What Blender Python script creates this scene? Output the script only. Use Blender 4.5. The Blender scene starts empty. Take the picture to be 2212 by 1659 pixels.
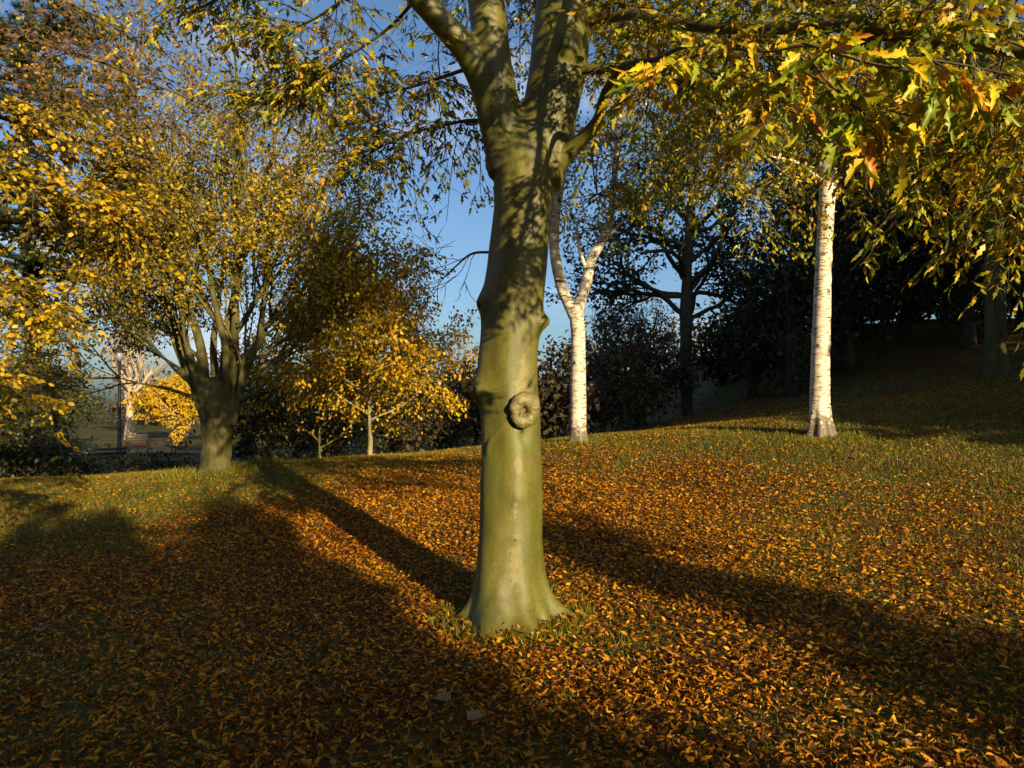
import bpy, bmesh, math, random
import numpy as np
from mathutils import Vector, noise as mnoise

rng = np.random.default_rng(7)
random.seed(7)
scene = bpy.context.scene
COL = scene.collection

# ------------------------------------------------------------------ camera, sky, sun, exposure
EYE = 1.6
FPX, CX, CY = 1598.0, 1106.0, 880.0           # survey of the photograph: focal length, axis, eye level
cam = bpy.data.cameras.new('camera')
cam.sensor_width = 36.0
cam.lens = 36.0 * FPX / 2212.0
cam.shift_y = (CY - 829.5) / 2212.0
cam.clip_end = 3000.0
cam.clip_start = 0.05
cam_o = bpy.data.objects.new('camera', cam)
cam_o.location = (0, 0, EYE)
cam_o.rotation_euler = (math.radians(90), 0, 0)
COL.objects.link(cam_o)
scene.camera = cam_o

SUN_ELEV = math.radians(15.0)
SUN_AZ = math.radians(150.0)                   # clockwise from +Y: behind the camera, to the right
to_sun = Vector((math.sin(SUN_AZ) * math.cos(SUN_ELEV), math.cos(SUN_AZ) * math.cos(SUN_ELEV), math.sin(SUN_ELEV)))
world = bpy.data.worlds.new('World')
scene.world = world
world.use_nodes = True
wn, wl = world.node_tree.nodes, world.node_tree.links
wn.clear()
sky = wn.new('ShaderNodeTexSky')
sky.sky_type = 'NISHITA'
sky.sun_disc = False
sky.sun_elevation = SUN_ELEV
sky.sun_rotation = SUN_AZ
sky.altitude = 50
sky.air_density = 1.0
sky.dust_density = 2.5
sky.ozone_density = 4.0
bg = wn.new('ShaderNodeBackground')
bg.inputs['Strength'].default_value = 0.084
# thin clouds, everywhere above the horizon
tc = wn.new('ShaderNodeTexCoord')
mp = wn.new('ShaderNodeMapping'); mp.inputs['Scale'].default_value = (1.0, 1.0, 3.5)
mp.inputs['Location'].default_value = (0.35, 0.1, 0.2)
cn = wn.new('ShaderNodeTexNoise'); cn.inputs['Scale'].default_value = 3.2
cn.inputs['Detail'].default_value = 6; cn.inputs['Roughness'].default_value = 0.55
cr = wn.new('ShaderNodeMapRange'); cr.inputs['From Min'].default_value = 0.52; cr.inputs['From Max'].default_value = 0.74
cr.inputs['To Max'].default_value = 0.75
mx = wn.new('ShaderNodeMix'); mx.data_type = 'RGBA'
mx.inputs[7].default_value = (5.2, 5.6, 6.4, 1)
out = wn.new('ShaderNodeOutputWorld')
wl.new(tc.outputs['Generated'], mp.inputs['Vector']); wl.new(mp.outputs[0], cn.inputs['Vector'])
wl.new(cn.outputs['Fac'], cr.inputs['Value']); wl.new(cr.outputs[0], mx.inputs[0])
wl.new(sky.outputs[0], mx.inputs[6]); wl.new(mx.outputs[2], bg.inputs['Color'])
wl.new(bg.outputs[0], out.inputs['Surface'])

sun = bpy.data.lights.new('sun', 'SUN')
sun.energy = 5.0
sun.angle = math.radians(0.5)
sun.color = (1.0, 0.79, 0.45)
sun_o = bpy.data.objects.new('sun', sun)
sun_o.rotation_euler = (-to_sun).to_track_quat('-Z', 'Y').to_euler()
sun_o.location = (20, -30, 20)
COL.objects.link(sun_o)

vs = scene.view_settings
vs.view_transform = 'Standard'; vs.look = 'None'; vs.exposure = 1.0; vs.gamma = 1.0
vs.use_curve_mapping = False
scene.render.engine = 'CYCLES'
cy = scene.cycles
cy.max_bounces = 6; cy.diffuse_bounces = 2; cy.glossy_bounces = 2; cy.transmission_bounces = 4
cy.transparent_max_bounces = 4
cy.use_denoising = True
cy.caustics_reflective = False; cy.caustics_refractive = False

# ------------------------------------------------------------------ helpers
def at(px, py, d):
    """point seen at (px, py) of the survey frame, d metres in front of the camera"""
    return np.array(((px - CX) / FPX * d, d, EYE - (py - CY) / FPX * d))

def sstep(a, b, x):
    t = np.clip((np.asarray(x, float) - a) / (b - a), 0, 1)
    return t * t * (3 - 2 * t)

_ty = np.linspace(-40, 120, 1601)
_tp = np.interp(_ty, [-40, -3, 0, 3, 5.6, 8, 11, 13, 14.6, 17, 120], [-.5, -.25, -.12, -.06, 0, .27, .66, .92, 1.0, 1.0, 1.0])
_k = np.exp(-0.5 * (np.arange(-15, 16) / 6.0) ** 2); _k /= _k.sum()
_tp = np.convolve(np.pad(_tp, 15, mode='edge'), _k, 'valid')
_td = np.interp(_ty, [-40, 14.3, 17, 22, 30, 44, 60, 90, 120], [0, 0, .22, .6, .85, .9, .4, .1, .1])
_td = np.convolve(np.pad(_td, 15, mode='edge'), _k, 'valid')

def gz(x, y):
    x = np.asarray(x, float); y = np.asarray(y, float)
    xc = np.clip(x, -13, 15)
    crest = 0.9 + 0.085 * xc + np.where(xc > 0, 0.003, 0.0012) * xc * xc
    p = np.interp(y, _ty, _tp)
    z = crest * p + 0.05 * xc * np.clip(1 - p, 0, 1)
    left = 1 - sstep(0, 7, x)
    z = z - np.interp(y, _ty, _td) * (0.25 + 0.75 * left)
    z = z + sstep(14, 30, y) * 2.4 * sstep(5, 13, x)
    z = z + 0.025 * np.sin(x * 1.1 + 0.4) * np.sin(y * 0.9 + 1.0) + 0.012 * np.sin(x * 2.7 + y * 1.9)
    return z

def on_ground(px, d):
    x = (px - CX) / FPX * d
    return np.array((x, d, float(gz(x, d))))

class Geo:
    """collects vertices and faces, then becomes ONE mesh object"""
    def __init__(self):
        self.v = []; self.q = []; self.t = []; self.n = 0
    def add(self, v, quads=None, tris=None):
        v = np.asarray(v, float)
        if quads is not None and len(quads): self.q.append(np.asarray(quads, np.int64) + self.n)
        if tris is not None and len(tris): self.t.append(np.asarray(tris, np.int64) + self.n)
        self.v.append(v); self.n += len(v)
    def tube(self, pts, rad, k=6, cap=True, wob=0.0):
        pts = np.asarray(pts, float); n = len(pts)
        rad = np.broadcast_to(np.asarray(rad, float), (n,))
        tan = np.gradient(pts, axis=0)
        tan /= np.linalg.norm(tan, axis=1)[:, None] + 1e-9
        ref = np.array((0.0, 0, 1)) if abs(tan[0][2]) < 0.9 else np.array((1.0, 0, 0))
        u = np.cross(tan[0], ref); u /= np.linalg.norm(u)
        U = np.empty_like(pts)
        for i in range(n):
            u = u - tan[i] * (u @ tan[i]); u = u / (np.linalg.norm(u) + 1e-9); U[i] = u
        W = np.cross(tan, U)
        a = np.arange(k) * (2 * math.pi / k)
        r = rad[:, None] * np.ones((1, k))
        if wob: r = r * (1 + wob * rng.normal(size=(n, k)))
        ring = pts[:, None, :] + (np.cos(a)[None, :, None] * U[:, None, :] + np.sin(a)[None, :, None] * W[:, None, :]) * r[:, :, None]
        v = ring.reshape(-1, 3)
        i = np.arange(n - 1)[:, None] * k; j = np.arange(k)[None, :]; j2 = (j + 1) % k
        quads = np.stack([i + j, i + j2, i + k + j2, i + k + j], -1).reshape(-1, 4)
        tris = None
        if cap:
            v = np.vstack([v, pts[0] - tan[0] * rad[0] * .3, pts[-1] + tan[-1] * rad[-1] * .6])
            jj = np.arange(k)
            tris = np.vstack([np.stack([(jj + 1) % k, jj, np.full(k, n * k)], -1),
                              np.stack([(n - 1) * k + jj, (n - 1) * k + (jj + 1) % k, np.full(k, n * k + 1)], -1)])
        self.add(v, quads, tris)
    def box(self, c, s, rz=0.0, rx=0.0):
        c = np.asarray(c, float); h = np.asarray(s, float) / 2
        v = np.array([(x, y, z) for x in (-1, 1) for y in (-1, 1) for z in (-1, 1)], float) * h
        ca, sa = math.cos(rx), math.sin(rx)
        v = np.stack([v[:, 0], v[:, 1] * ca - v[:, 2] * sa, v[:, 1] * sa + v[:, 2] * ca], -1)
        ca, sa = math.cos(rz), math.sin(rz)
        v = np.stack([v[:, 0] * ca - v[:, 1] * sa, v[:, 0] * sa + v[:, 1] * ca, v[:, 2]], -1)
        self.add(v + c, [(0, 1, 3, 2), (4, 6, 7, 5), (0, 4, 5, 1), (2, 3, 7, 6), (0, 2, 6, 4), (1, 5, 7, 3)])
    def leaves(self, T, P, D, N, S):
        TV, TF = T
        P = np.asarray(P, float); D = np.asarray(D, float); N = np.asarray(N, float); S = np.asarray(S, float)
        if len(P) == 0: return
        y = D / (np.linalg.norm(D, axis=1)[:, None] + 1e-9)
        x = np.cross(y, N); x /= np.linalg.norm(x, axis=1)[:, None] + 1e-9
        z = np.cross(x, y)
        v = P[:, None, :] + S[:, None, None] * (TV[None, :, 0, None] * x[:, None, :] + TV[None, :, 1, None] * y[:, None, :] + TV[None, :, 2, None] * z[:, None, :])
        m = len(TV)
        f = (np.arange(len(P)) * m)[:, None, None] + TF[None]
        self.add(v.reshape(-1, 3), None, f.reshape(-1, 3))
    def mesh(self, name, origin=(0, 0, 0), smooth=True):
        me = bpy.data.meshes.new(name)
        v = np.vstack(self.v) - np.asarray(origin, float)
        me.vertices.add(len(v)); me.vertices.foreach_set('co', v.astype(np.float32).ravel())
        q = np.vstack(self.q) if self.q else np.zeros((0, 4), np.int64)
        t = np.vstack(self.t) if self.t else np.zeros((0, 3), np.int64)
        me.loops.add(q.size + t.size)
        me.loops.foreach_set('vertex_index', np.concatenate([q.ravel(), t.ravel()]).astype(np.int32))
        me.polygons.add(len(q) + len(t))
        me.polygons.foreach_set('loop_start', np.concatenate([np.arange(len(q)) * 4, q.size + np.arange(len(t)) * 3]).astype(np.int32))
        if smooth: me.polygons.foreach_set('use_smooth', np.ones(len(q) + len(t), bool))
        me.update(calc_edges=True)
        return me
    def build(self, name, mat, parent=None, kind=None, smooth=True):
        org = (0, 0, 0)
        p = parent
        o = np.zeros(3)
        while p is not None:
            o = o + np.array(p.location); p = p.parent
        ob = bpy.data.objects.new(name, self.mesh(name, o, smooth))
        ob.data.materials.append(mat)
        ob.parent = parent
        if kind: ob['kind'] = kind
        COL.objects.link(ob)
        return ob

def thing(name, label, cat, loc, group=None):
    o = bpy.data.objects.new(name, None)
    o.location = tuple(float(c) for c in loc); o.empty_display_size = 0.3
    o['label'] = label; o['category'] = cat
    if group: o['group'] = group
    COL.objects.link(o)
    return o

def tag(o, label, cat, group=None):
    o['label'] = label; o['category'] = cat
    if group: o['group'] = group

def smooth_path(ctrl, n):
    """Catmull-Rom through the control points"""
    c = np.asarray(ctrl, float)
    c = np.vstack([2 * c[0] - c[1], c, 2 * c[-1] - c[-2]])
    m = len(c) - 3
    t = np.linspace(0, m - 1e-6, n); i = t.astype(int); f = (t - i)[:, None]
    p0, p1, p2, p3 = c[i], c[i + 1], c[i + 2], c[i + 3]
    return 0.5 * ((2 * p1) + (-p0 + p2) * f + (2 * p0 - 5 * p1 + 4 * p2 - p3) * f ** 2 + (-p0 + 3 * p1 - 3 * p2 + p3) * f ** 3)

# leaf outlines: y along the leaf from 0 to 1, x across, z up
def tmpl(side, fold=0.12, droop=0.15):
    """side: right-hand margin points (x, y); the midrib carries the fold and the droop"""
    pts = [(0, 0)] + list(side) + [(0, 1)]
    n = len(side)
    V = [(0, 0, 0)]
    for x, y in side: V.append((x, y, fold * x * 2 - droop * y * y))
    V.append((0, 1, -droop))
    for x, y in side: V.append((-x, y, fold * x * 2 - droop * y * y))
    V.append((0, .5, -droop * .25 - .02))
    c = len(V) - 1; tip = n + 1
    R = [0] + list(range(1, n + 1)) + [tip]; L = [0] + list(range(tip + 1, tip + 1 + n)) + [tip]
    F = []
    for a, b in zip(R[:-1], R[1:]): F.append((a, b, c))
    for a, b in zip(L[:-1], L[1:]): F.append((b, a, c))
    return np.array(V, float), np.array(F, np.int64)

def strip(side, twist=0.0, droop=.15, cup=0.0):
    """a lean leaf: a strip of faces from stalk to tip, arched and twisted"""
    V = [(0, 0, 0)]
    for x, y in side:
        V += [(x, y, twist * x * (y - .3) + cup * x - droop * y * y), (-x, y, -twist * x * (y - .3) + cup * x * .4 - droop * y * y)]
    V.append((0, 1, -droop)); n = len(side); t = len(V) - 1
    F = [(0, 1, 2)]
    for i in range(n - 1):
        a = 1 + 2 * i
        F += [(a, a + 2, a + 1), (a + 2, a + 3, a + 1)]
    F.append((t - 2, t, t - 1))
    return np.array(V, float), np.array(F, np.int64)
T_CUT = strip([(.17, .3), (.08, .4), (.17, .58), (.07, .7)], .4, .22)
T_DIA = (np.array([(0, 0, 0), (.3, .45, .07), (0, 1, -.12), (-.3, .45, .07)], float), np.array([(0, 1, 2), (0, 2, 3)], np.int64))
T_CUTN = tmpl([(.11, .14), (.2, .28), (.12, .34), (.21, .47), (.12, .53), (.16, .67), (.07, .73), (.08, .84)], .22, .25)
T_OVAL = strip([(.28, .28), (.27, .68)], .5, .14)
T_RHOMB = T_DIA
T_NEEDLE = (np.array([(0.06, 0, 0), (0, 1, -.1), (-.06, 0, 0)], float), np.array([(0, 1, 2)], np.int64))

def rdir(n, zs=1.0):
    d = rng.normal(size=(n, 3)); d[:, 2] *= zs
    return d / (np.linalg.norm(d, axis=1)[:, None] + 1e-9)

# ------------------------------------------------------------------ materials
def nodes(name):
    m = bpy.data.materials.new(name); m.use_nodes = True
    nt = m.node_tree; nt.nodes.clear()
    return m, nt.nodes, nt.links

def ramp(N, stops, interp='LINEAR'):
    r = N.new('ShaderNodeValToRGB'); e = r.color_ramp.elements
    r.color_ramp.interpolation = interp
    while len(e) < len(stops): e.new(0.5)
    for el, (p, c) in zip(e, stops):
        el.position = p; el.color = (*c, 1)
    return r

def leaf_mat(name, stops, trans=0.35, rough=0.5, source='island', clump=0.5, nscale=1.5, spec=0.35):
    m, N, L = nodes(name)
    if source == 'island':
        g = N.new('ShaderNodeNewGeometry'); rnd = g.outputs['Random Per Island']; pos = g.outputs['Position']
    else:
        g = N.new('ShaderNodeObjectInfo'); rnd = g.outputs['Random']; pos = N.new('ShaderNodeNewGeometry').outputs['Position']
    nz = N.new('ShaderNodeTexNoise'); nz.inputs['Scale'].default_value = nscale; nz.inputs['Detail'].default_value = 2
    L.new(pos, nz.inputs['Vector'])
    mr = N.new('ShaderNodeMapRange'); mr.inputs['From Min'].default_value = .3; mr.inputs['From Max'].default_value = .7
    L.new(nz.outputs['Fac'], mr.inputs['Value'])
    mixf = N.new('ShaderNodeMix'); mixf.data_type = 'FLOAT'; mixf.inputs[0].default_value = clump
    L.new(rnd, mixf.inputs[2]); L.new(mr.outputs[0], mixf.inputs[3])
    # blotches inside a leaf
    n2 = N.new('ShaderNodeTexNoise'); n2.inputs['Scale'].default_value = 45; n2.inputs['Detail'].default_value = 3
    L.new(pos, n2.inputs['Vector'])
    ad = N.new('ShaderNodeMath'); ad.operation = 'MULTIPLY_ADD'; ad.inputs[1].default_value = .3
    L.new(n2.outputs['Fac'], ad.inputs[0])
    sb = N.new('ShaderNodeMath'); sb.operation = 'SUBTRACT'; sb.inputs[1].default_value = .15
    L.new(mixf.outputs[0], sb.inputs[0]); L.new(sb.outputs[0], ad.inputs[2])
    r = ramp(N, stops); L.new(ad.outputs[0], r.inputs[0])
    b = N.new('ShaderNodeBsdfPrincipled'); b.inputs['Roughness'].default_value = rough
    b.inputs['Specular IOR Level'].default_value = spec
    t = N.new('ShaderNodeBsdfTranslucent'); ms = N.new('ShaderNodeMixShader'); ms.inputs[0].default_value = trans
    o = N.new('ShaderNodeOutputMaterial')
    L.new(r.outputs[0], b.inputs['Base Color']); L.new(r.outputs[0], t.inputs['Color'])
    L.new(b.outputs[0], ms.inputs[1]); L.new(t.outputs[0], ms.inputs[2]); L.new(ms.outputs[0], o.inputs['Surface'])
    return m

def bark_mat(name, stops, scale=(6, 6, 2), rough=.75, bump=.4, detail=8, bscale=30.0, spec=.3, extra=None):
    m, N, L = nodes(name)
    tc = N.new('ShaderNodeTexCoord'); mp = N.new('ShaderNodeMapping'); mp.inputs['Scale'].default_value = scale
    L.new(tc.outputs['Object'], mp.inputs['Vector'])
    nz = N.new('ShaderNodeTexNoise'); nz.inputs['Scale'].default_value = 1.0; nz.inputs['Detail'].default_value = detail
    nz.inputs['Roughness'].default_value = .62
    L.new(mp.outputs[0], nz.inputs['Vector'])
    r = ramp(N, stops); L.new(nz.outputs['Fac'], r.inputs[0])
    n2 = N.new('ShaderNodeTexNoise'); n2.inputs['Scale'].default_value = bscale; n2.inputs['Detail'].default_value = 6
    L.new(tc.outputs['Object'], n2.inputs['Vector'])
    bp = N.new('ShaderNodeBump'); bp.inputs['Strength'].default_value = bump; bp.inputs['Distance'].default_value = .01
    L.new(n2.outputs['Fac'], bp.inputs['Height'])
    b = N.new('ShaderNodeBsdfPrincipled'); b.inputs['Roughness'].default_value = rough
    b.inputs['Specular IOR Level'].default_value = spec
    col = r.outputs[0]
    if extra: col = extra(N, L, tc, col)
    L.new(col, b.inputs['Base Color']); L.new(bp.outputs[0], b.inputs['Normal'])
    o = N.new('ShaderNodeOutputMaterial'); L.new(b.outputs[0], o.inputs['Surface'])
    return m

def mixc(N, L, fac, a, b):
    x = N.new('ShaderNodeMix'); x.data_type = 'RGBA'
    L.new(fac, x.inputs[0])
    for s, i in ((a, 6), (b, 7)):
        if isinstance(s, tuple): x.inputs[i].default_value = (*s, 1)
        else: L.new(s, x.inputs[i])
    return x.outputs[2]

def beech_extra(N, L, tc, col):
    # algae in vertical runs, pale lichen flecks
    mp = N.new('ShaderNodeMapping'); mp.inputs['Scale'].default_value = (9, 9, .9); L.new(tc.outputs['Object'], mp.inputs['Vector'])
    a = N.new('ShaderNodeTexNoise'); a.inputs['Scale'].default_value = 1; a.inputs['Detail'].default_value = 5; L.new(mp.outputs[0], a.inputs['Vector'])
    ar = N.new('ShaderNodeMapRange'); ar.inputs['From Min'].default_value = .46; ar.inputs['From Max'].default_value = .68; ar.inputs['To Max'].default_value = .5
    L.new(a.outputs['Fac'], ar.inputs['Value'])
    col = mixc(N, L, ar.outputs[0], col, (.08, .095, .007))
    f = N.new('ShaderNodeTexNoise'); f.inputs['Scale'].default_value = 130; f.inputs['Detail'].default_value = 4; L.new(tc.outputs['Object'], f.inputs['Vector'])
    fr = N.new('ShaderNodeMapRange'); fr.inputs['From Min'].default_value = .58; fr.inputs['From Max'].default_value = .8; fr.inputs['To Max'].default_value = .35
    L.new(f.outputs['Fac'], fr.inputs['Value'])
    col = mixc(N, L, fr.outputs[0], col, (.21, .185, .08))
    d = N.new('ShaderNodeTexNoise'); d.inputs['Scale'].default_value = 26; d.inputs['Detail'].default_value = 5; L.new(tc.outputs['Object'], d.inputs['Vector'])
    dr = N.new('ShaderNodeMapRange'); dr.inputs['From Min'].default_value = .52; dr.inputs['From Max'].default_value = .8; dr.inputs['To Max'].default_value = .5
    L.new(d.outputs['Fac'], dr.inputs['Value'])
    col = mixc(N, L, dr.outputs[0], col, (.085, .08, .032))
    # crisp lichen islands and fine cross wrinkles
    v = N.new('ShaderNodeTexNoise'); v.inputs['Scale'].default_value = 17; v.inputs['Detail'].default_value = 10; v.inputs['Roughness'].default_value = .7; L.new(tc.outputs['Object'], v.inputs['Vector'])
    vr = N.new('ShaderNodeMapRange'); vr.inputs['From Min'].default_value = .60; vr.inputs['From Max'].default_value = .63; vr.inputs['To Max'].default_value = .5
    L.new(v.outputs['Fac'], vr.inputs['Value']); col = mixc(N, L, vr.outputs[0], col, (.155, .145, .06))
    mw = N.new('ShaderNodeMapping'); mw.inputs['Scale'].default_value = (10, 10, 90); L.new(tc.outputs['Object'], mw.inputs['Vector'])
    wv = N.new('ShaderNodeTexNoise'); wv.inputs['Scale'].default_value = 1; wv.inputs['Detail'].default_value = 4; L.new(mw.outputs[0], wv.inputs['Vector'])
    wr = N.new('ShaderNodeMapRange'); wr.inputs['From Min'].default_value = .60; wr.inputs['From Max'].default_value = .68; wr.inputs['To Max'].default_value = .5
    L.new(wv.outputs['Fac'], wr.inputs['Value']); col = mixc(N, L, wr.outputs[0], col, (.05, .045, .018))
    mv = N.new('ShaderNodeMapping'); mv.inputs['Scale'].default_value = (60, 60, 5); L.new(tc.outputs['Object'], mv.inputs['Vector'])
    wv = N.new('ShaderNodeTexNoise'); wv.inputs['Scale'].default_value = 1; wv.inputs['Detail'].default_value = 5; L.new(mv.outputs[0], wv.inputs['Vector'])
    wr = N.new('ShaderNodeMapRange'); wr.inputs['From Min'].default_value = .58; wr.inputs['From Max'].default_value = .72; wr.inputs['To Max'].default_value = .45
    L.new(wv.outputs['Fac'], wr.inputs['Value']); col = mixc(N, L, wr.outputs[0], col, (.06, .055, .02))
    for nm, c in (('pale_bark_patch', (.17, .145, .05)), ('moss_streak', (.09, .11, .008)), ('dark_crack', (.02, .017, .010))):
        at_ = N.new('ShaderNodeAttribute'); at_.attribute_name = nm
        col = mixc(N, L, at_.outputs['Fac'], col, c)
    return col

def birch_extra(N, L, tc, col):
    # dark lenticels: short horizontal dashes
    mp = N.new('ShaderNodeMapping'); mp.inputs['Scale'].default_value = (7, 7, 55); L.new(tc.outputs['Object'], mp.inputs['Vector'])
    a = N.new('ShaderNodeTexNoise'); a.inputs['Scale'].default_value = 1; a.inputs['Detail'].default_value = 2; L.new(mp.outputs[0], a.inputs['Vector'])
    ar = N.new('ShaderNodeMapRange'); ar.inputs['From Min'].default_value = .57; ar.inputs['From Max'].default_value = .62
    L.new(a.outputs['Fac'], ar.inputs['Value'])
    col = mixc(N, L, ar.outputs[0], col, (.07, .05, .035))
    mp2 = N.new('ShaderNodeMapping'); mp2.inputs['Scale'].default_value = (2, 2, 9); L.new(tc.outputs['Object'], mp2.inputs['Vector'])
    b = N.new('ShaderNodeTexNoise'); b.inputs['Scale'].default_value = 1; b.inputs['Detail'].default_value = 3; L.new(mp2.outputs[0], b.inputs['Vector'])
    br = N.new('ShaderNodeMapRange'); br.inputs['From Min'].default_value = .6; br.inputs['From Max'].default_value = .66; br.inputs['To Max'].default_value = .55
    L.new(b.outputs['Fac'], br.inputs['Value'])
    col = mixc(N, L, br.outputs[0], col, (.33, .22, .13))
    mp3 = N.new('ShaderNodeMapping'); mp3.inputs['Scale'].default_value = (6, 6, 11); L.new(tc.outputs['Object'], mp3.inputs['Vector'])
    c3 = N.new('ShaderNodeTexNoise'); c3.inputs['Scale'].default_value = 1; c3.inputs['Detail'].default_value = 6; L.new(mp3.outputs[0], c3.inputs['Vector'])
    c3r = N.new('ShaderNodeMapRange'); c3r.inputs['From Min'].default_value = .66; c3r.inputs['From Max'].default_value = .69; L.new(c3.outputs['Fac'], c3r.inputs['Value'])
    col = mixc(N, L, c3r.outputs[0], col, (.05, .04, .03))
    # rough dark bark at the foot
    sx = N.new('ShaderNodeSeparateXYZ'); L.new(tc.outputs['Object'], sx.inputs[0])
    n3 = N.new('ShaderNodeTexNoise'); n3.inputs['Scale'].default_value = 14; n3.inputs['Detail'].default_value = 5; L.new(tc.outputs['Object'], n3.inputs['Vector'])
    sm = N.new('ShaderNodeMath'); sm.operation = 'MULTIPLY_ADD'; sm.inputs[1].default_value = -.9; L.new(n3.outputs['Fac'], sm.inputs[0]); L.new(sx.outputs['Z'], sm.inputs[2])
    mr = N.new('ShaderNodeMapRange'); mr.inputs['From Min'].default_value = -.22; mr.inputs['From Max'].default_value = -.06
    mr.inputs['To Min'].default_value = .9; mr.inputs['To Max'].default_value = 0
    L.new(sm.outputs[0], mr.inputs['Value'])
    return mixc(N, L, mr.outputs[0], col, (.09, .07, .045))

M = {}
M['beech_bark'] = bark_mat('beech_bark', [(.3, (.05, .046, .009)), (.5, (.098, .090, .013)), (.7, (.15, .132, .026))], (7, 7, 3.0), .5, .32, 8, 130, .45, beech_extra)
M['scar'] = bark_mat('scar_bark', [(.34, (.05, .04, .016)), (.46, (.13, .11, .04)), (.56, (.17, .145, .06)), (.7, (.24, .205, .10))], (22, 22, 22), .45, .8, 8, 60, .45)
M['scar_wood'] = bark_mat('scar_wood', [(.3, (.06, .04, .025)), (.6, (.22, .14, .08)), (.75, (.3, .2, .11))], (25, 25, 25), .8, .8, 8, 60)
M['birch_bark'] = bark_mat('birch_bark', [(.3, (.36, .29, .20)), (.5, (.58, .51, .40)), (.75, (.70, .65, .54))], (4, 4, 10), .55, .25, 5, 40, .35, birch_extra)
M['dark_bark'] = bark_mat('dark_bark', [(.3, (.025, .022, .016)), (.7, (.08, .068, .045))], (9, 9, 2.5), .85, .9, 8, 22)
M['grey_bark'] = bark_mat('grey_bark', [(.3, (.10, .09, .05)), (.5, (.19, .165, .09)), (.7, (.28, .25, .15))], (9, 9, 2.5), .8, .7, 8, 24)
M['olive_bark'] = bark_mat('olive_bark', [(.3, (.035, .033, .010)), (.5, (.075, .068, .02)), (.7, (.125, .112, .042))], (9, 9, 2.5), .8, .7, 8, 24)
M['twig'] = bark_mat('twig_bark', [(.3, (.045, .033, .018)), (.7, (.12, .09, .05))], (20, 20, 20), .75, .2, 3, 30)
M['pale_bark'] = bark_mat('pale_bark', [(.3, (.26, .20, .13)), (.7, (.42, .34, .24))], (6, 6, 3), .8, .4)

GY = [(.12, (.06, .11, .007)), (.36, (.16, .20, .009)), (.52, (.40, .36, .011)), (.70, (.58, .39, .012)), (.90, (.45, .16, .011))]
M['cut_leaf'] = leaf_mat('cut_leaf', GY, .35, .42, 'island', .45, 2.2)
M['cut_leaf_obj'] = leaf_mat('cut_leaf_near', [(.12, (.13, .21, .010)), (.36, (.30, .34, .012)), (.5, (.64, .50, .014)), (.72, (.68, .40, .014)), (.9, (.58, .18, .012))], .32, .4, 'object', .3, 2.5)  # brighter copy of the leaf colours: sunlight on the near sprays put into them
M['yellow_leaf'] = leaf_mat('yellow_leaf', [(.15, (.06, .05, .006)), (.40, (.17, .13, .008)), (.56, (.46, .33, .009)), (.78, (.60, .39, .010)), (.95, (.42, .15, .009))], .38, .42, 'island', .35, 1.2)
M['gold_leaf'] = leaf_mat('gold_leaf', [(.15, (.09, .08, .008)), (.42, (.22, .17, .009)), (.65, (.46, .32, .011)), (.95, (.40, .18, .010))], .35, .5, 'island', .45, .9)
M['golden_leaf'] = leaf_mat('golden_leaf', [(.1, (.18, .13, .009)), (.35, (.42, .28, .010)), (.65, (.66, .42, .012)), (.95, (.50, .20, .010))], .38, .42, 'island', .35, 1.2)
M['brown_leaf'] = leaf_mat('brown_leaf', [(0, (.06, .03, .010)), (.5, (.17, .08, .018)), (1, (.32, .15, .02))], .3, .55, 'island', .4, 1)
M['russet_leaf'] = leaf_mat('russet_leaf', [(0, (.07, .028, .016)), (.5, (.15, .06, .03)), (1, (.25, .12, .04))], .3, .6, 'island', .4, .7)
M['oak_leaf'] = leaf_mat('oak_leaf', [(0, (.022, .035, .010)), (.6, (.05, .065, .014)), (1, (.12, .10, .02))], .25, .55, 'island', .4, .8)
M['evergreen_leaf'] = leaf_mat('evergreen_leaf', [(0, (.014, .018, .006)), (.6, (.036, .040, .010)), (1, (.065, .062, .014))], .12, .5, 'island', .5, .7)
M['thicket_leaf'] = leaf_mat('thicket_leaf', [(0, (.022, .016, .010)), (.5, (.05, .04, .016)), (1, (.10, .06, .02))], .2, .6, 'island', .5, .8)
M['needle'] = leaf_mat('pine_needle', [(0, (.014, .03, .014)), (.6, (.03, .055, .022)), (1, (.06, .085, .03))], .15, .5, 'island', .6, 1.2)
LIT = [(0, (.06, .018, .005)), (.25, (.16, .048, .006)), (.55, (.36, .138, .006)), (.85, (.54, .24, .007)), (.97, (.58, .33, .012)), (1, (.66, .46, .06))]
M['litter'] = leaf_mat('fallen_leaf', LIT, .18, .5, 'island', .12, .8, .2)
M['litter_obj'] = leaf_mat('fallen_leaf_near', LIT, .18, .5, 'object', .1, .8, .2)
M['litter_pale'] = leaf_mat('fallen_leaf_pale', [(0, (.16, .085, .03)), (1, (.26, .15, .06))], .15, .55, 'object', .3, 8, .4)
M['grass'] = leaf_mat('grass_blade', [(0, (.06, .075, .006)), (.5, (.14, .145, .010)), (1, (.27, .20, .02))], .3, .5, 'island', .4, 1.0)

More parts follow.
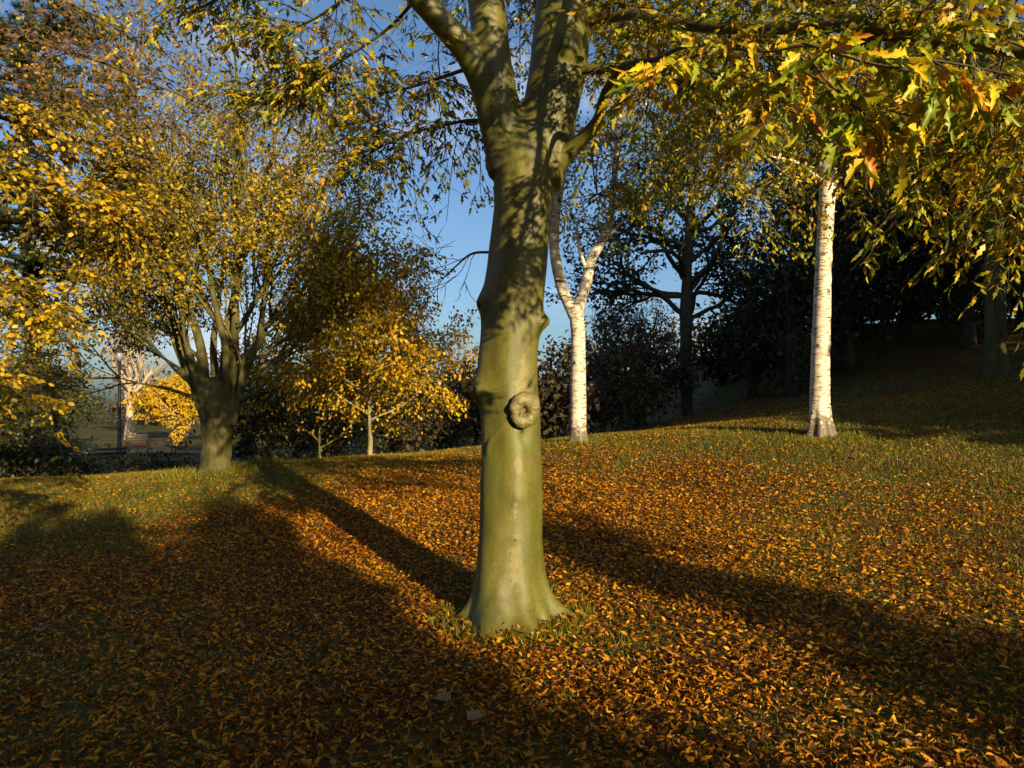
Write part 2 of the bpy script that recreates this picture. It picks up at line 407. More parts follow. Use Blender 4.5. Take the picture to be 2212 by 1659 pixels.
# ground: damp soil and thin turf
def ground_mat():
    m, N, L = nodes('turf_ground')
    g = N.new('ShaderNodeNewGeometry')
    a = N.new('ShaderNodeTexNoise'); a.inputs['Scale'].default_value = .55; a.inputs['Detail'].default_value = 5; L.new(g.outputs['Position'], a.inputs['Vector'])
    b = N.new('ShaderNodeTexNoise'); b.inputs['Scale'].default_value = 28; b.inputs['Detail'].default_value = 6; L.new(g.outputs['Position'], b.inputs['Vector'])
    r1 = ramp(N, [(.3, (.035, .045, .012)), (.5, (.06, .07, .016)), (.7, (.10, .095, .022))]); L.new(b.outputs['Fac'], r1.inputs[0])
    r2 = ramp(N, [(.3, (.03, .018, .008)), (.6, (.10, .05, .014)), (.75, (.17, .09, .02))]); L.new(b.outputs['Fac'], r2.inputs[0])
    mr = N.new('ShaderNodeMapRange'); mr.inputs['From Min'].default_value = .40; mr.inputs['From Max'].default_value = .58; L.new(a.outputs['Fac'], mr.inputs['Value'])
    col = mixc(N, L, mr.outputs[0], r2.outputs[0], r1.outputs[0])
    p = N.new('ShaderNodeBsdfPrincipled'); p.inputs['Roughness'].default_value = .95; p.inputs['Specular IOR Level'].default_value = .1
    bp = N.new('ShaderNodeBump'); bp.inputs['Strength'].default_value = .8; bp.inputs['Distance'].default_value = .03
    L.new(b.outputs['Fac'], bp.inputs['Height']); L.new(bp.outputs[0], p.inputs['Normal'])
    L.new(col, p.inputs['Base Color'])
    o = N.new('ShaderNodeOutputMaterial'); L.new(p.outputs[0], o.inputs['Surface'])
    return m
M['ground'] = ground_mat()
M['asphalt'] = bark_mat('asphalt', [(.3, (.05, .05, .052)), (.7, (.10, .098, .10))], (3, 3, 3), .85, .3, 8, 40)
M['iron'] = bark_mat('black_iron', [(.3, (.012, .012, .013)), (.7, (.025, .025, .026))], (9, 9, 9), .5, .1)
M['bench_wood'] = bark_mat('bench_wood', [(.3, (.05, .038, .028)), (.7, (.11, .085, .06))], (3, 20, 20), .7, .3)
mg, Ng, Lg = nodes('lamp_glass')
_p = Ng.new('ShaderNodeBsdfPrincipled'); _p.inputs['Base Color'].default_value = (.55, .57, .58, 1); _p.inputs['Roughness'].default_value = .15
_p.inputs['Transmission Weight'].default_value = .7
_o = Ng.new('ShaderNodeOutputMaterial'); Lg.new(_p.outputs[0], _o.inputs['Surface'])
M['glass'] = mg

# ------------------------------------------------------------------ ground and path
def axis(lims):
    out = [lims[0][0]]
    for a, b, s in lims:
        n = max(1, int(round((b - a) / s))); out += list(np.linspace(a, b, n + 1)[1:])
    return np.array(out)
gx = axis([(-900, -60, 60), (-60, -20, 2), (-20, 20, .3), (20, 60, 2), (60, 900, 60)])
gy = axis([(-200, -20, 20), (-20, 1, 1), (1, 20, .25), (20, 70, 1.0), (70, 1400, 60)])
GXm, GYm = np.meshgrid(gx, gy)
GZm = gz(GXm, GYm)
near = (np.abs(GXm) < 20) & (GYm > 1) & (GYm < 20)
GZm = GZm + near * rng.normal(size=GZm.shape) * .006
ground = Geo()
nx, ny = len(gx), len(gy)
i = (np.arange(ny - 1)[:, None] * nx + np.arange(nx - 1)[None, :])
ground.add(np.stack([GXm, GYm, GZm], -1).reshape(-1, 3), np.stack([i, i + 1, i + nx + 1, i + nx], -1).reshape(-1, 4))
go = ground.build('ground', M['ground']); go['kind'] = 'structure'

pg = Geo()
pc = smooth_path([(-46, 33, 0), (-30, 38, 0), (-20, 40.5, 0), (-12, 42.5, 0), (-4, 47, 0), (4, 54, 0)], 60)
tn = np.gradient(pc, axis=0); tn /= np.linalg.norm(tn, axis=1)[:, None]
nrm = np.stack([-tn[:, 1], tn[:, 0], 0 * tn[:, 0]], -1)
rows = [pc + nrm * w for w in np.linspace(-1.7, 1.7, 7)]
pv = np.stack(rows, 1).reshape(-1, 3); pv[:, 2] = gz(pv[:, 0], pv[:, 1]) + .05
i = (np.arange(59)[:, None] * 7 + np.arange(6)[None, :])
pg.add(pv, np.stack([i, i + 7, i + 8, i + 1], -1).reshape(-1, 4))
po = pg.build('path', M['asphalt']); po['kind'] = 'structure'

# ------------------------------------------------------------------ generic growers
def leaf_frame(D, up=.8):
    """normals roughly upward for leaf directions D"""
    n = rng.normal(size=D.shape) * .75; n[:, 2] += up * .45; n[:, 1] -= .35
    return n

def spray(wood, bag, ctrl, r0=.008, r1=.002, twig=.35, step=.075, leaf_step=.034, size=.085, droop=.5, sub=True, dens=1.0):
    """a flat beech spray: a leading shoot, side twigs left and right, leaves along them. bag gets (P, D, N, S)"""
    ctrl = np.asarray(ctrl, float)
    L = np.linalg.norm(np.diff(ctrl, axis=0), axis=1).sum()
    n = max(6, int(L / .09))
    p = smooth_path(ctrl, n)
    p = p + rng.normal(size=p.shape) * .006
    wood.tube(p, np.linspace(r0, r1, n), 4, cap=False)
    tan = np.gradient(p, axis=0); tan /= np.linalg.norm(tan, axis=1)[:, None] + 1e-9
    side = np.cross(tan, (0, 0, 1.0)); side /= np.linalg.norm(side, axis=1)[:, None] + 1e-9
    roll = rng.uniform(-.5, .5)
    k = 0
    s = rng.uniform(.05, .15) * L
    while s < L * .99:
        f = s / L * (n - 1); i = int(f)
        sg = 1 if k % 2 else -1
        fr = s / L
        tl = twig * (1.0 - .55 * fr) * rng.uniform(.6, 1.2)
        sd = side[i] * math.cos(roll) + np.array((0, 0, 1.0)) * math.sin(roll) * sg
        d = tan[i] * rng.uniform(.5, .9) + sd * sg * rng.uniform(.6, 1.0) + rng.normal(size=3) * .18
        d /= np.linalg.norm(d)
        m = 4
        t = np.linspace(0, 1, m)[:, None]
        tp = p[i] + d * tl * t + np.array((0, 0, -1.0)) * droop * tl * t ** 2 * rng.uniform(.5, 1.1)
        wood.tube(tp, np.linspace(max(r1 * 1.1, .0025), .0012, m), 3, cap=False)
        nl = max(2, int(tl / leaf_step * dens))
        ft = np.sort(rng.uniform(.12, 1, nl)); ft[-1] = 1
        P = np.stack([np.interp(ft, t[:, 0], tp[:, c]) for c in range(3)], -1)
        tt = np.gradient(tp, axis=0); tt /= np.linalg.norm(tt, axis=1)[:, None]
        T = np.stack([np.interp(ft, t[:, 0], tt[:, c]) for c in range(3)], -1)
        sd2 = np.cross(T, (0, 0, 1.0)); sd2 /= np.linalg.norm(sd2, axis=1)[:, None] + 1e-9
        alt = np.where(np.arange(nl) % 2, 1, -1)[:, None]
        D = T * .8 + sd2 * alt * .75 + np.array((0, 0, -1.0)) * droop * rng.uniform(.2, 1.4, (nl, 1)) + rng.normal(size=(nl, 3)) * .25
        D[-1] = T[-1] + (0, 0, -.3 * droop)
        bag.append((P, D, leaf_frame(D), size * rng.uniform(.6, 1.2, nl)))
        s += step * rng.uniform(.6, 1.3); k += 1

def cat(bag):
    return [np.concatenate([b[j] for b in bag]) for j in range(4)]

def limb_sprays(wood, bag, path, n, length=(.7, 1.5), f0=.25, up=.1, down=.35, bias=(0, 0, 0), **kw):
    """n sprays leaving a limb at random"""
    L = len(path)
    for _ in range(n):
        i = int(rng.uniform(f0, 1) * (L - 1)); o = path[i]
        t = path[min(i + 1, L - 1)] - path[max(i - 1, 0)]; t = t / (np.linalg.norm(t) + 1e-9)
        d = t * .5 + rdir(1, .4)[0] + np.asarray(bias); d[2] += up * rng.uniform(-1, 1); d /= np.linalg.norm(d)
        l = rng.uniform(*length)
        m = o + d * l * .5 + (0, 0, .05 * l); e = o + d * l + (0, 0, -down * l)
        spray(wood, bag, [o, m, e], **kw)

def skeleton(base, stems, levels, spread, up, wander=.12, shrink=(.5, .75), kids=(4, 5), seglen=.35, taper=.55):
    """recursive branching. stems: list of (start, dir, length, radius). returns polylines (pts, radii, level)"""
    out = []
    R = random.Random(int(abs(base[0]) * 1000 + base[1] * 77))
    def rec(p, d, L, r, lev):
        n = max(3, int(L / seglen) + 2)
        pts = [Vector(p)]; rad = [r]; d = Vector(d).normalized()
        for s in range(1, n):
            d = (d + Vector((R.gauss(0, wander), R.gauss(0, wander), R.gauss(0, wander) + up[min(lev, len(up) - 1)] * .12))).normalized()
            pts.append(pts[-1] + d * (L / (n - 1))); rad.append(r * (1 - (1 - taper) * s / (n - 1)))
        if lev == levels: rad[-1] *= .5
        out.append((np.array([tuple(q) for q in pts]), np.array(rad), lev))
        if lev < levels:
            nk = kids[min(lev, len(kids) - 1)]
            for c in range(nk):
                f = .3 + .7 * (c + R.random()) / nk
                i = min(int(f * (n - 1)), n - 2)
                t = (pts[i + 1] - pts[i]).normalized()
                a = Vector((R.gauss(0, 1), R.gauss(0, 1), R.gauss(0, 1))); a = (a - t * a.dot(t)).normalized()
                sp = spread[min(lev, len(spread) - 1)]
                nd = t * math.cos(sp) + a * math.sin(sp)
                rec(pts[i + 1], nd, L * R.uniform(*shrink), max(rad[i + 1] * R.uniform(.45, .7), .004), lev + 1)
    for p, d, L, r in stems: rec(p, d, L, r, 0)
    return out

def leaves_on(sk, level, per_m, size, jitter=.06, droop=.5, keep=None):
    P = []; D = []
    for pts, rad, lev in sk:
        if lev < level: continue
        L = np.linalg.norm(np.diff(pts, axis=0), axis=1).sum()
        n = rng.poisson(L * per_m)
        if not n: continue
        f = rng.uniform(.15, 1, n) * (len(pts) - 1); i = np.minimum(f.astype(int), len(pts) - 2)
        p = pts[i] + (pts[i + 1] - pts[i]) * (f - i)[:, None]
        P.append(p); D.append((pts[i + 1] - pts[i]) / (np.linalg.norm(pts[i + 1] - pts[i], axis=1)[:, None] + 1e-9))
    P = np.vstack(P); D = np.vstack(D)
    if keep is not None:
        k = keep(P); P, D = P[k], D[k]
    n = len(P)
    P = P + rng.normal(size=P.shape) * jitter
    D = D * .5 + rdir(n) * .8 + np.array((0, 0, -droop))
    return P, D, leaf_frame(D), size * rng.uniform(.6, 1.25, n)

def clump_crown(center, radii, nclump, per, csize, lsize, hollow=.45, low=-1.0):
    """leaf clumps through an ellipsoid, denser near the outside"""
    c = np.asarray(center, float); r = np.asarray(radii, float)
    d = rdir(nclump); rad = hollow + (1 - hollow) * rng.uniform(0, 1, nclump) ** .6
    cc = d * rad[:, None]
    cc[:, 2] = np.maximum(cc[:, 2], low)
    cc = c + cc * r
    cs = csize * rng.uniform(.5, 1.4, nclump)
    P = (cc[:, None, :] + rng.normal(size=(nclump, per, 3)) * cs[:, None, None] * np.array((1, 1, .7)) * .6).reshape(-1, 3)
    n = len(P)
    D = rdir(n) + np.array((0, 0, -.3))
    return P, D, leaf_frame(D, .5), lsize * rng.uniform(.6, 1.3, n), cc

def limbs_to(wood, base, centers, r, every=1, side=5, lo=.25):
    """limbs from a trunk line out to clump centres"""
    for k, c in enumerate(centers):
        if k % every: continue
        f = rng.uniform(lo, .8)
        st = np.array((base[0], base[1], base[2] + (c[2] - base[2]) * f))
        mid = (st + c) / 2 + rng.normal(size=3) * .15 * np.linalg.norm(c - st) + (0, 0, .1)
        p = smooth_path([st, mid, c], 5)
        wood.tube(p, np.linspace(r * .35, r * .06, 5), 4, cap=False)

def bushy_tree(name, label, catg, px, d, height, crown, trunk_r, leaf, bark, ncl, per, csize, lsize, T=T_RHOMB, loc=None, group=None,
               crown_z=None, low=-1.0, hollow=.45, lean=(0, 0)):
    """trunk with limbs and a crown of leaf clumps. crown = (rx, ry, rz)"""
    b = on_ground(px, d) if loc is None else np.array((loc[0], loc[1], float(gz(*loc))))
    t = thing(name, label, catg, b, group)
    top = b + (lean[0], lean[1], height - crown[2] * .3)
    w = Geo()
    tr = smooth_path([b + (0, 0, -.2), b + (lean[0] * .1, lean[1] * .1, height * .25), (b + top) / 2, top], 12)
    rr = trunk_r * np.array([1.35, 1.12, 1.0, .95, .9, .84, .78, .7, .6, .5, .38, .22])
    w.tube(tr, rr, 10, wob=.03)
    w.build('trunk', bark, t)
    cz = height - crown[2] if crown_z is None else crown_z
    P, D, N, S, cc = clump_crown(b + (lean[0] * .7, lean[1] * .7, cz), crown, ncl, per, csize, lsize, hollow, low)
    w2 = Geo(); limbs_to(w2, b, cc, trunk_r, 1 if ncl < 60 else 2)
    w2.build('branch_work', bark, t, 'stuff')
    g = Geo(); k = P[:, 2] > gz(P[:, 0], P[:, 1]) + .03
    g.leaves(T, P[k], D[k], N[k], S[k]); g.build('crown', leaf, t, 'stuff')
    return t

#==MAIN TREE==
BASE = on_ground(1105, 5.62)
beech = thing('beech_tree', 'mature beech with smooth olive trunk, ring-shaped branch scar and forked limbs', 'tree', BASE)

def lathe_trunk():
    g = Geo()
    prof = [(1440, 1014, 1192), (1390, 1014, 1190), (1359, 1015, 1190), (1325, 1016, 1190), (1298, 1018, 1188), (1264, 1022, 1182), (1229, 1026, 1177), (1161, 1032, 1171), (1077, 1036, 1171),
            (975, 1039, 1169), (906, 1037, 1167), (838, 1036, 1161), (770, 1035, 1162), (695, 1038, 1170), (633, 1040, 1181), (565, 1050, 1188),
            (444, 1062, 1201), (390, 1060, 1206), (341, 1062, 1208), (310, 1074, 1200), (280, 1090, 1182), (256, 1108, 1160)]
    prof = np.array(prof, float)
    yy = np.linspace(1440, 256, 150)
    l = np.interp(yy, prof[::-1, 0], prof[::-1, 1]); r = np.interp(yy, prof[::-1, 0], prof[::-1, 2])
    d = BASE[1]
    z = EYE - (yy - CY) / FPX * d; xc = ((l + r) / 2 - CX) / FPX * d; rad = (r - l) / 2 / FPX * d * .95
    k = 96; a = np.arange(k) * 2 * math.pi / k
    V = []
    gz0 = BASE[2]
    for zi, x0, r0 in zip(z, xc, rad):
        h = max(zi - gz0, -.15)
        fl = np.zeros(k)
        for ang, wdt, amp in ((-.18, .20, .34), (-.62, .16, .10), (-1.25, .24, .20), (-1.95, .36, .24), (-2.5, .14, .04), (-2.95, .20, .17), (2.2, .5, .18), (1.0, .5, .18)):
            dd = (a - ang + math.pi) % (2 * math.pi) - math.pi
            fl += amp * np.exp(-(dd / wdt) ** 2)
        rr = r0 + fl * math.exp(-max(h, -.02) / .082) + .02 * math.exp(-max(h, 0) / .3) * fl / .2
        rr += .012 * np.sin(2 * a + zi * 1.3) * (r0 / .25) + .006 * np.sin(5 * a + zi * 2.0)
        for px_, py_, ang, wa, hz, amp in ((0, 846, math.pi + .25, .5, .085, .085), (0, 800, math.pi + .25, .6, .16, .022), (0, 655, math.pi + .2, .42, .085, .055), (0, 698, -.35, .28, .055, .07), (0, 690, -.3, .5, .14, .018)):
            zc_ = EYE - (py_ - CY) / FPX * d; dd = (a - ang + math.pi) % (2 * math.pi) - math.pi
            rr += amp * np.exp(-(dd / wa) ** 2) * math.exp(-((zi - zc_) / hz) ** 2)
        # ledge round the foot, on the camera side
        rr += .012 * (1 / (1 + np.exp((h - .21 + .05 * np.cos(a * 1.5 + .9) + .015 * np.sin(a * 7)) / .015))) * np.clip(np.sin(-a) + .3, 0, 1)
        yc = d + .02 * math.sin(zi)
        V.append(np.stack([x0 + rr * np.cos(a), yc + rr * np.sin(a), np.full(k, zi)], -1))
    n = len(V); V = np.vstack(V)
    i = np.arange(n - 1)[:, None] * k; j = np.arange(k)[None, :]; j2 = (j + 1) % k
    q = np.stack([i + j, i + j2, i + k + j2, i + k + j], -1).reshape(-1, 4)
    c0, c1 = V[:k].mean(0), V[-k:].mean(0)
    V = np.vstack([V, c0, c1 + (0, 0, .04)])
    jj = np.arange(k)
    t = np.vstack([np.stack([(jj + 1) % k, jj, np.full(k, n * k)], -1), np.stack([(n - 1) * k + jj, (n - 1) * k + (jj + 1) % k, np.full(k, n * k + 1)], -1)])
    g.add(V, q, t)
    return g

def ellipsoid(g, c, r, axis_rot=0.0):
    u = np.linspace(.02, math.pi - .02, 14); v = np.arange(20) * 2 * math.pi / 20
    ring = [np.stack([r[0] * math.sin(a) * np.cos(v), r[1] * math.sin(a) * np.sin(v), np.full(20, r[2] * math.cos(a))], -1) for a in u]
    V = np.vstack(ring)
    ca, sa = math.cos(axis_rot), math.sin(axis_rot)
    V = np.stack([V[:, 0] * ca - V[:, 2] * sa, V[:, 1], V[:, 0] * sa + V[:, 2] * ca], -1)
    n = len(u); V = np.vstack([V + c, np.array(c)[None], np.array(c)[None]])
    i = np.arange(n - 1)[:, None] * 20; j = np.arange(20)[None, :]; j2 = (j + 1) % 20
    q = np.stack([i + j, i + 20 + j, i + 20 + j2, i + j2], -1).reshape(-1, 4)
    jj = np.arange(20)
    V[-2] = V[:20].mean(0); V[-1] = V[(n - 1) * 20:n * 20].mean(0)
    t = np.vstack([np.stack([jj, (jj + 1) % 20, np.full(20, n * 20)], -1), np.stack([(n - 1) * 20 + (jj + 1) % 20, (n - 1) * 20 + jj, np.full(20, n * 20 + 1)], -1)])
    g.add(V, q, t)

def wpx(w, d): return w / 2 / FPX * d

tg = lathe_trunk()
dT = BASE[1]
def px_limb(g, pts, k=24, n=28):
    P = np.array([at(a, b, d) for a, b, d, w in pts]); W = np.array([wpx(w, d) for a, b, d, w in pts])
    p = smooth_path(P, n); r = np.interp(np.linspace(0, 1, n), np.linspace(0, 1, len(W)), W)
    g.tube(p, r, k)
    return p
# the two great stems of the fork, the left one dividing again
px_limb(tg, [(1108, 370, dT, 110), (1092, 300, dT, 100), (1078, 240, dT - .02, 95), (1065, 170, dT - .04, 92), (1060, 90, dT - .05, 80), (1050, 0, dT - .05, 80), (1038, -120, dT, 78), (1000, -400, dT + .2, 60)])
p_left = px_limb(tg, [(1085, 270, dT - .02, 80), (1052, 180, dT - .05, 78), (1006, 105, dT - .1, 60), (955, 50, dT - .18, 54), (905, -5, dT - .25, 52), (840, -90, dT - .4, 48), (700, -260, dT - .7, 36)])
p_main = px_limb(tg, [(1150, 390, dT + .02, 130), (1172, 310, dT + .03, 128), (1190, 230, dT + .04, 120), (1205, 150, dT + .05, 124), (1215, 60, dT + .05, 124), (1222, -30, dT + .05, 122), (1235, -300, dT + .05, 100), (1240, -700, dT, 70)])
# stub of the low right-hand limb
p_r1 = px_limb(tg, [(1165, 395, dT, 60), (1208, 347, dT - .06, 46), (1252, 305, dT - .16, 33), (1290, 262, dT - .32, 26), (1304, 211, dT - .55, 23), (1324, 170, dT - .72, 22), (1351, 139, dT - .9, 19), (1385, 133, dT - 1.1, 17)], 16)
# burls and healed wounds
ellipsoid(tg, at(1225, 100, dT - .12), (.10, .10, .14))
tmp = bpy.data.objects.new('trunk_raw', tg.mesh('trunk_raw', BASE)); COL.objects.link(tmp)
rm = tmp.modifiers.new('r', 'REMESH'); rm.mode = 'VOXEL'; rm.voxel_size = .0165
sm = tmp.modifiers.new('s', 'SMOOTH'); sm.factor = .5; sm.iterations = 5
dg = bpy.context.evaluated_depsgraph_get()
tme = bpy.data.meshes.new_from_object(tmp.evaluated_get(dg)); bpy.data.objects.remove(tmp)
tme.name = 'trunk'
nv = len(tme.vertices); co = np.empty(nv * 3, np.float32); tme.vertices.foreach_get('co', co); co = co.reshape(-1, 3).astype(float)
no = np.empty(nv * 3, np.float32); tme.vertices.foreach_get('normal', no); no = no.reshape(-1, 3).astype(float)
def local(px, py): return at(px, py, dT - .22) - BASE
disp = np.zeros(nv)
front = no[:, 1] < .2
def dimple(px, py, rx, rz, depth, tilt=0.0, dcen=dT - .22):
    c = at(px, py, dcen) - BASE
    dx, dz = co[:, 0] - c[0], co[:, 2] - c[2]
    ca, sa = math.cos(tilt), math.sin(tilt)
    u, w = dx * ca + dz * sa, -dx * sa + dz * ca
    q = (u / rx) ** 2 + (w / rz) ** 2
    return depth * np.exp(-q) * front
# crease from the burl to the ring, small eye scars lower down, ripples under the ring
pts = smooth_path([(1097, 903, 0), (1080, 918, 0), (1064, 938, 0), (1050, 955, 0), (1043, 985, 0)], 40)
for a, b, _ in pts: disp += .3 * (dimple(a, b, .013, .013, -.011) + dimple(a + 7, b - 5, .018, .018, .009))
disp += dimple(1110, 1166, .03, .02, .012) + dimple(1112, 1167, .016, .007, -.02, .3) + dimple(1122, 1075, .07, .05, .008)
disp += dimple(1018, 842, .014, .05, -.028, .1) + dimple(1031, 655, .012, .05, -.025) + dimple(1135, 60, .05, .02, .02)
disp += dimple(1130, 945, .035, .05, -.012) 
ns = np.array([mnoise.noise(Vector(c * (7, 7, 2.5))) for c in co]) * .007 + np.array([mnoise.noise(Vector(c * (16, 16, 4))) for c in co]) * .0022
# fluting of the main stem above the fork
co2 = co + no * (disp + ns)[:, None]
tme.vertices.foreach_set('co', co2.astype(np.float32).ravel())
tme.polygons.foreach_set('use_smooth', np.ones(len(tme.polygons), bool)); tme.update()
tme.materials.clear(); tme.materials.append(M['beech_bark'])
def mark(name, blobs, rough=.5):
    f = np.zeros(nv)
    jit = np.array([mnoise.noise(Vector(c * 26)) for c in co]) * rough
    for px_, py_, rx_, rz_ in blobs:
        c = at(px_, py_, dT - .22) - BASE
        q = np.sqrt(((co[:, 0] - c[0]) / rx_) ** 2 + ((co[:, 2] - c[2]) / rz_) ** 2) + jit
        f = np.maximum(f, sstep(1.15, .8, q) if False else 1 - sstep(.75, 1.1, q))
    f *= front
    at_ = tme.attributes.new(name, 'FLOAT', 'POINT'); at_.data.foreach_set('value', f.astype(np.float32))
mark('pale_bark_patch', [(1131, 780, .02, .05), (1129, 805, .028, .06), (1127, 832, .045, .05), (1110, 1225, .028, .13), (1118, 1005, .03, .08), (1114, 1110, .012, .10)], .8)  # peeled bark above the ring; glossy highlights painted as pale streaks below it
mark('moss_streak', [(1118, 950, .022, .14), (1140, 955, .02, .10), (1105, 970, .03, .10), (1030, 1300, .05, .12)], .7)
mark('dark_crack', [(1036, 1350, .022, .07), (1029, 1372, .02, .05), (1128, 928, .018, .03), (1019, 842, .012, .035), (1112, 1167, .016, .006), (1133, 62, .03, .008), (1045, 962, .008, .03)], .5)
trunk = bpy.data.objects.new('trunk', tme); trunk.parent = beech; COL.objects.link(trunk)

# ring-shaped scar: a fat rolled collar with a spiral hollow in it
def ring_scar(px, py, depth, ang, R, r, sz, name, label=None):
    c = at(px, py, depth)
    nrm = np.array((math.sin(ang), -math.cos(ang), .04)); nrm /= np.linalg.norm(nrm)
    ex = np.array((math.cos(ang), math.sin(ang), 0)); ez = np.cross(ex, nrm); ez *= np.sign(ez[2])
    nu, nvv = 72, 26
    u = np.arange(nu) * 2 * math.pi / nu; v = np.arange(nvv) * 2 * math.pi / nvv
    U, Vv = np.meshgrid(u, v, indexing='ij')
    rr = r * (1 + .10 * np.sin(U + 1.0) + .05 * np.sin(3 * U))
    RR = R * (1 + .05 * np.sin(2 * U + .5))
    rad = RR + rr * np.cos(Vv); h = rr * .95 * np.sin(Vv) + .010 * np.sin(U)
    rad += .0022 * np.sin(11 * U + 3 * Vv) * (np.sin(Vv) < .6)
    lump = np.array([mnoise.noise(Vector((math.cos(a_) * 2.2, math.sin(a_) * 2.2, math.cos(b_) * .9))) + .5 * mnoise.noise(Vector((math.cos(a_) * 6, math.sin(a_) * 6, math.cos(b_) * 2.5))) for a_, b_ in zip(U.ravel(), Vv.ravel())]).reshape(U.shape)
    rad = rad + .008 * lump * np.cos(Vv); h = h + .006 * lump
    V = c + (rad * np.cos(U))[..., None] * ex + (rad * np.sin(U) * sz)[..., None] * ez + h[..., None] * nrm
    g = Geo(); i = np.arange(nu)[:, None]; j = np.arange(nvv)[None, :]
    q = np.stack([i * nvv + j, ((i + 1) % nu) * nvv + j, ((i + 1) % nu) * nvv + (j + 1) % nvv, i * nvv + (j + 1) % nvv], -1).reshape(-1, 4)
    g.add(V.reshape(-1, 3), q)
    o = g.build(name, M['scar'], beech)
    if label: o['label'] = label
    g2 = Geo(); k = 40; rings = 12
    a = np.arange(k) * 2 * math.pi / k; W = []
    for s in range(rings + 1):
        f = s / rings; rr2 = (R - r * .35) * f + 1e-4
        hh = -.010 + .016 * f ** 2 + .007 * np.sin(f * 9 - a) * (f > .15)
        W.append(c + (rr2 * np.cos(a))[:, None] * ex + (rr2 * np.sin(a) * sz)[:, None] * ez + hh[:, None] * nrm)
    i = np.arange(rings)[:, None] * k; j = np.arange(k)[None, :]; j2 = (j + 1) % k
    g2.add(np.vstack(W), np.stack([i + j, i + j2, i + k + j2, i + k + j], -1).reshape(-1, 4))
    g2.build('scar_heartwood', M['scar_wood'], o)
    return o
ring_scar(1132, 886, dT - .205, .40, .070, .047, 1.18, 'branch_scar', 'fat ring-shaped collar of bark round a healed branch')

#==LIMBS AND LEAVES OF THE MAIN TREE==
def px_path(pts, n=40):
    P = np.array([at(a, b, d) for a, b, d, r in pts]); R = np.array([r for *_, r in pts], float)
    return smooth_path(P, n), np.interp(np.linspace(0, 1, n), np.linspace(0, 1, len(R)), R)

def limb(pts, n=40, k=10, mat='beech_bark'):
    p, r = px_path(pts, n); g = Geo(); g.tube(p, r, k, wob=.02)
    return g.build('limb', M[mat], beech), p

NEAR = []      # (limb object, bag) of the bright sprays close to the camera
l1, P1 = limb([(1376, 134, dT - 1.06, .027), (1420, 128, 4.3, .016), (1470, 104, 3.95, .009), (1540, 100, 3.5, .006), (1650, 112, 3.0, .005), (1740, 100, 2.75, .004), (1860, 120, 2.5, .003)], 40, 10, 'twig')
l2, P2 = limb([(1225, 156, dT + .03, .04), (1290, 150, 5.5, .036), (1340, 149, 5.4, .034), (1420, 163, 5.3, .032), (1520, 190, 5.15, .028), (1640, 205, 5.0, .024), (1760, 235, 4.85, .018), (1820, 262, 4.8, .016), (1900, 320, 4.7, .012), (2010, 390, 4.6, .008)])
l3, P3 = limb([(1250, 50, dT + .02, .05), (1310, 38, 5.5, .042), (1370, 32, 5.3, .04), (1440, 48, 5.0, .038), (1560, 60, 4.6, .037), (1700, 60, 4.2, .037), (1850, 48, 3.85, .037), (1900, 60, 3.75, .037), (1960, 84, 3.65, .036), (2090, 92, 3.45, .035), (2250, 115, 3.25, .033), (2520, 140, 3.0, .028), (2900, 150, 2.8, .02)], 60)
l4, P4 = limb([(1240, -180, dT, .06), (1400, -120, 6.2, .05), (1650, -40, 7.2, .04), (1950, 60, 8.0, .03), (2300, 150, 8.6, .02)])
l5, P5 = limb([(1225, -60, dT + .15, .05), (1300, -40, 6.6, .04), (1420, 100, 7.6, .03), (1560, 260, 8.2, .022), (1700, 380, 8.6, .012)])
l6, P6 = limb([(1060, 262, dT + .15, .018), (1000, 262, 5.95, .014), (900, 285, 6.1, .010), (820, 320, 6.2, .007), (740, 372, 6.25, .006)])
l7, P7 = limb([(1030, 140, dT + .1, .018), (960, 165, 5.9, .014), (860, 195, 6.0, .010), (760, 205, 6.1, .007), (690, 190, 6.2, .006)])
l8, P8 = limb([(905, -10, 5.4, .015), (840, 60, 5.6, .012), (740, 130, 5.8, .009), (640, 195, 6.0, .007), (510, 240, 6.2, .006)])
l9, P9 = limb([(820, -120, 5.2, .018), (760, -20, 5.4, .013), (680, 40, 5.6, .009), (600, 75, 5.8, .010), (545, 95, 5.9, .006)])
l10, P10 = limb([(700, -255, 4.95, .026), (600, -120, 5.3, .02), (480, -10, 5.6, .014), (400, 30, 5.8, .006)])
l11, P11 = limb([(1300, -320, 5.0, .06), (1800, -900, 3.2, .05), (2600, -1900, 1.6, .04)], 30)
l12, P12 = limb([(1240, -500, 5.4, .05), (1500, -1100, 3.6, .045), (2100, -2200, 1.9, .03)], 30)
l13, P13 = limb([(2080, 92, 3.47, .016), (2120, 210, 3.9, .014), (2150, 330, 4.4, .012), (2190, 410, 4.8, .010), (2290, 500, 5.2, .006)])

l15, P15 = limb([(1232, 20, dT + .1, .035), (1290, 60, 6.4, .028), (1400, 150, 7.4, .02), (1540, 200, 8.2, .014), (1700, 230, 9.0, .008)])
l14, P14 = limb([(1250, -100, 5.5, .04), (1450, -150, 4.3, .03), (1900, -260, 3.0, .02), (2350, -420, 2.3, .008)])

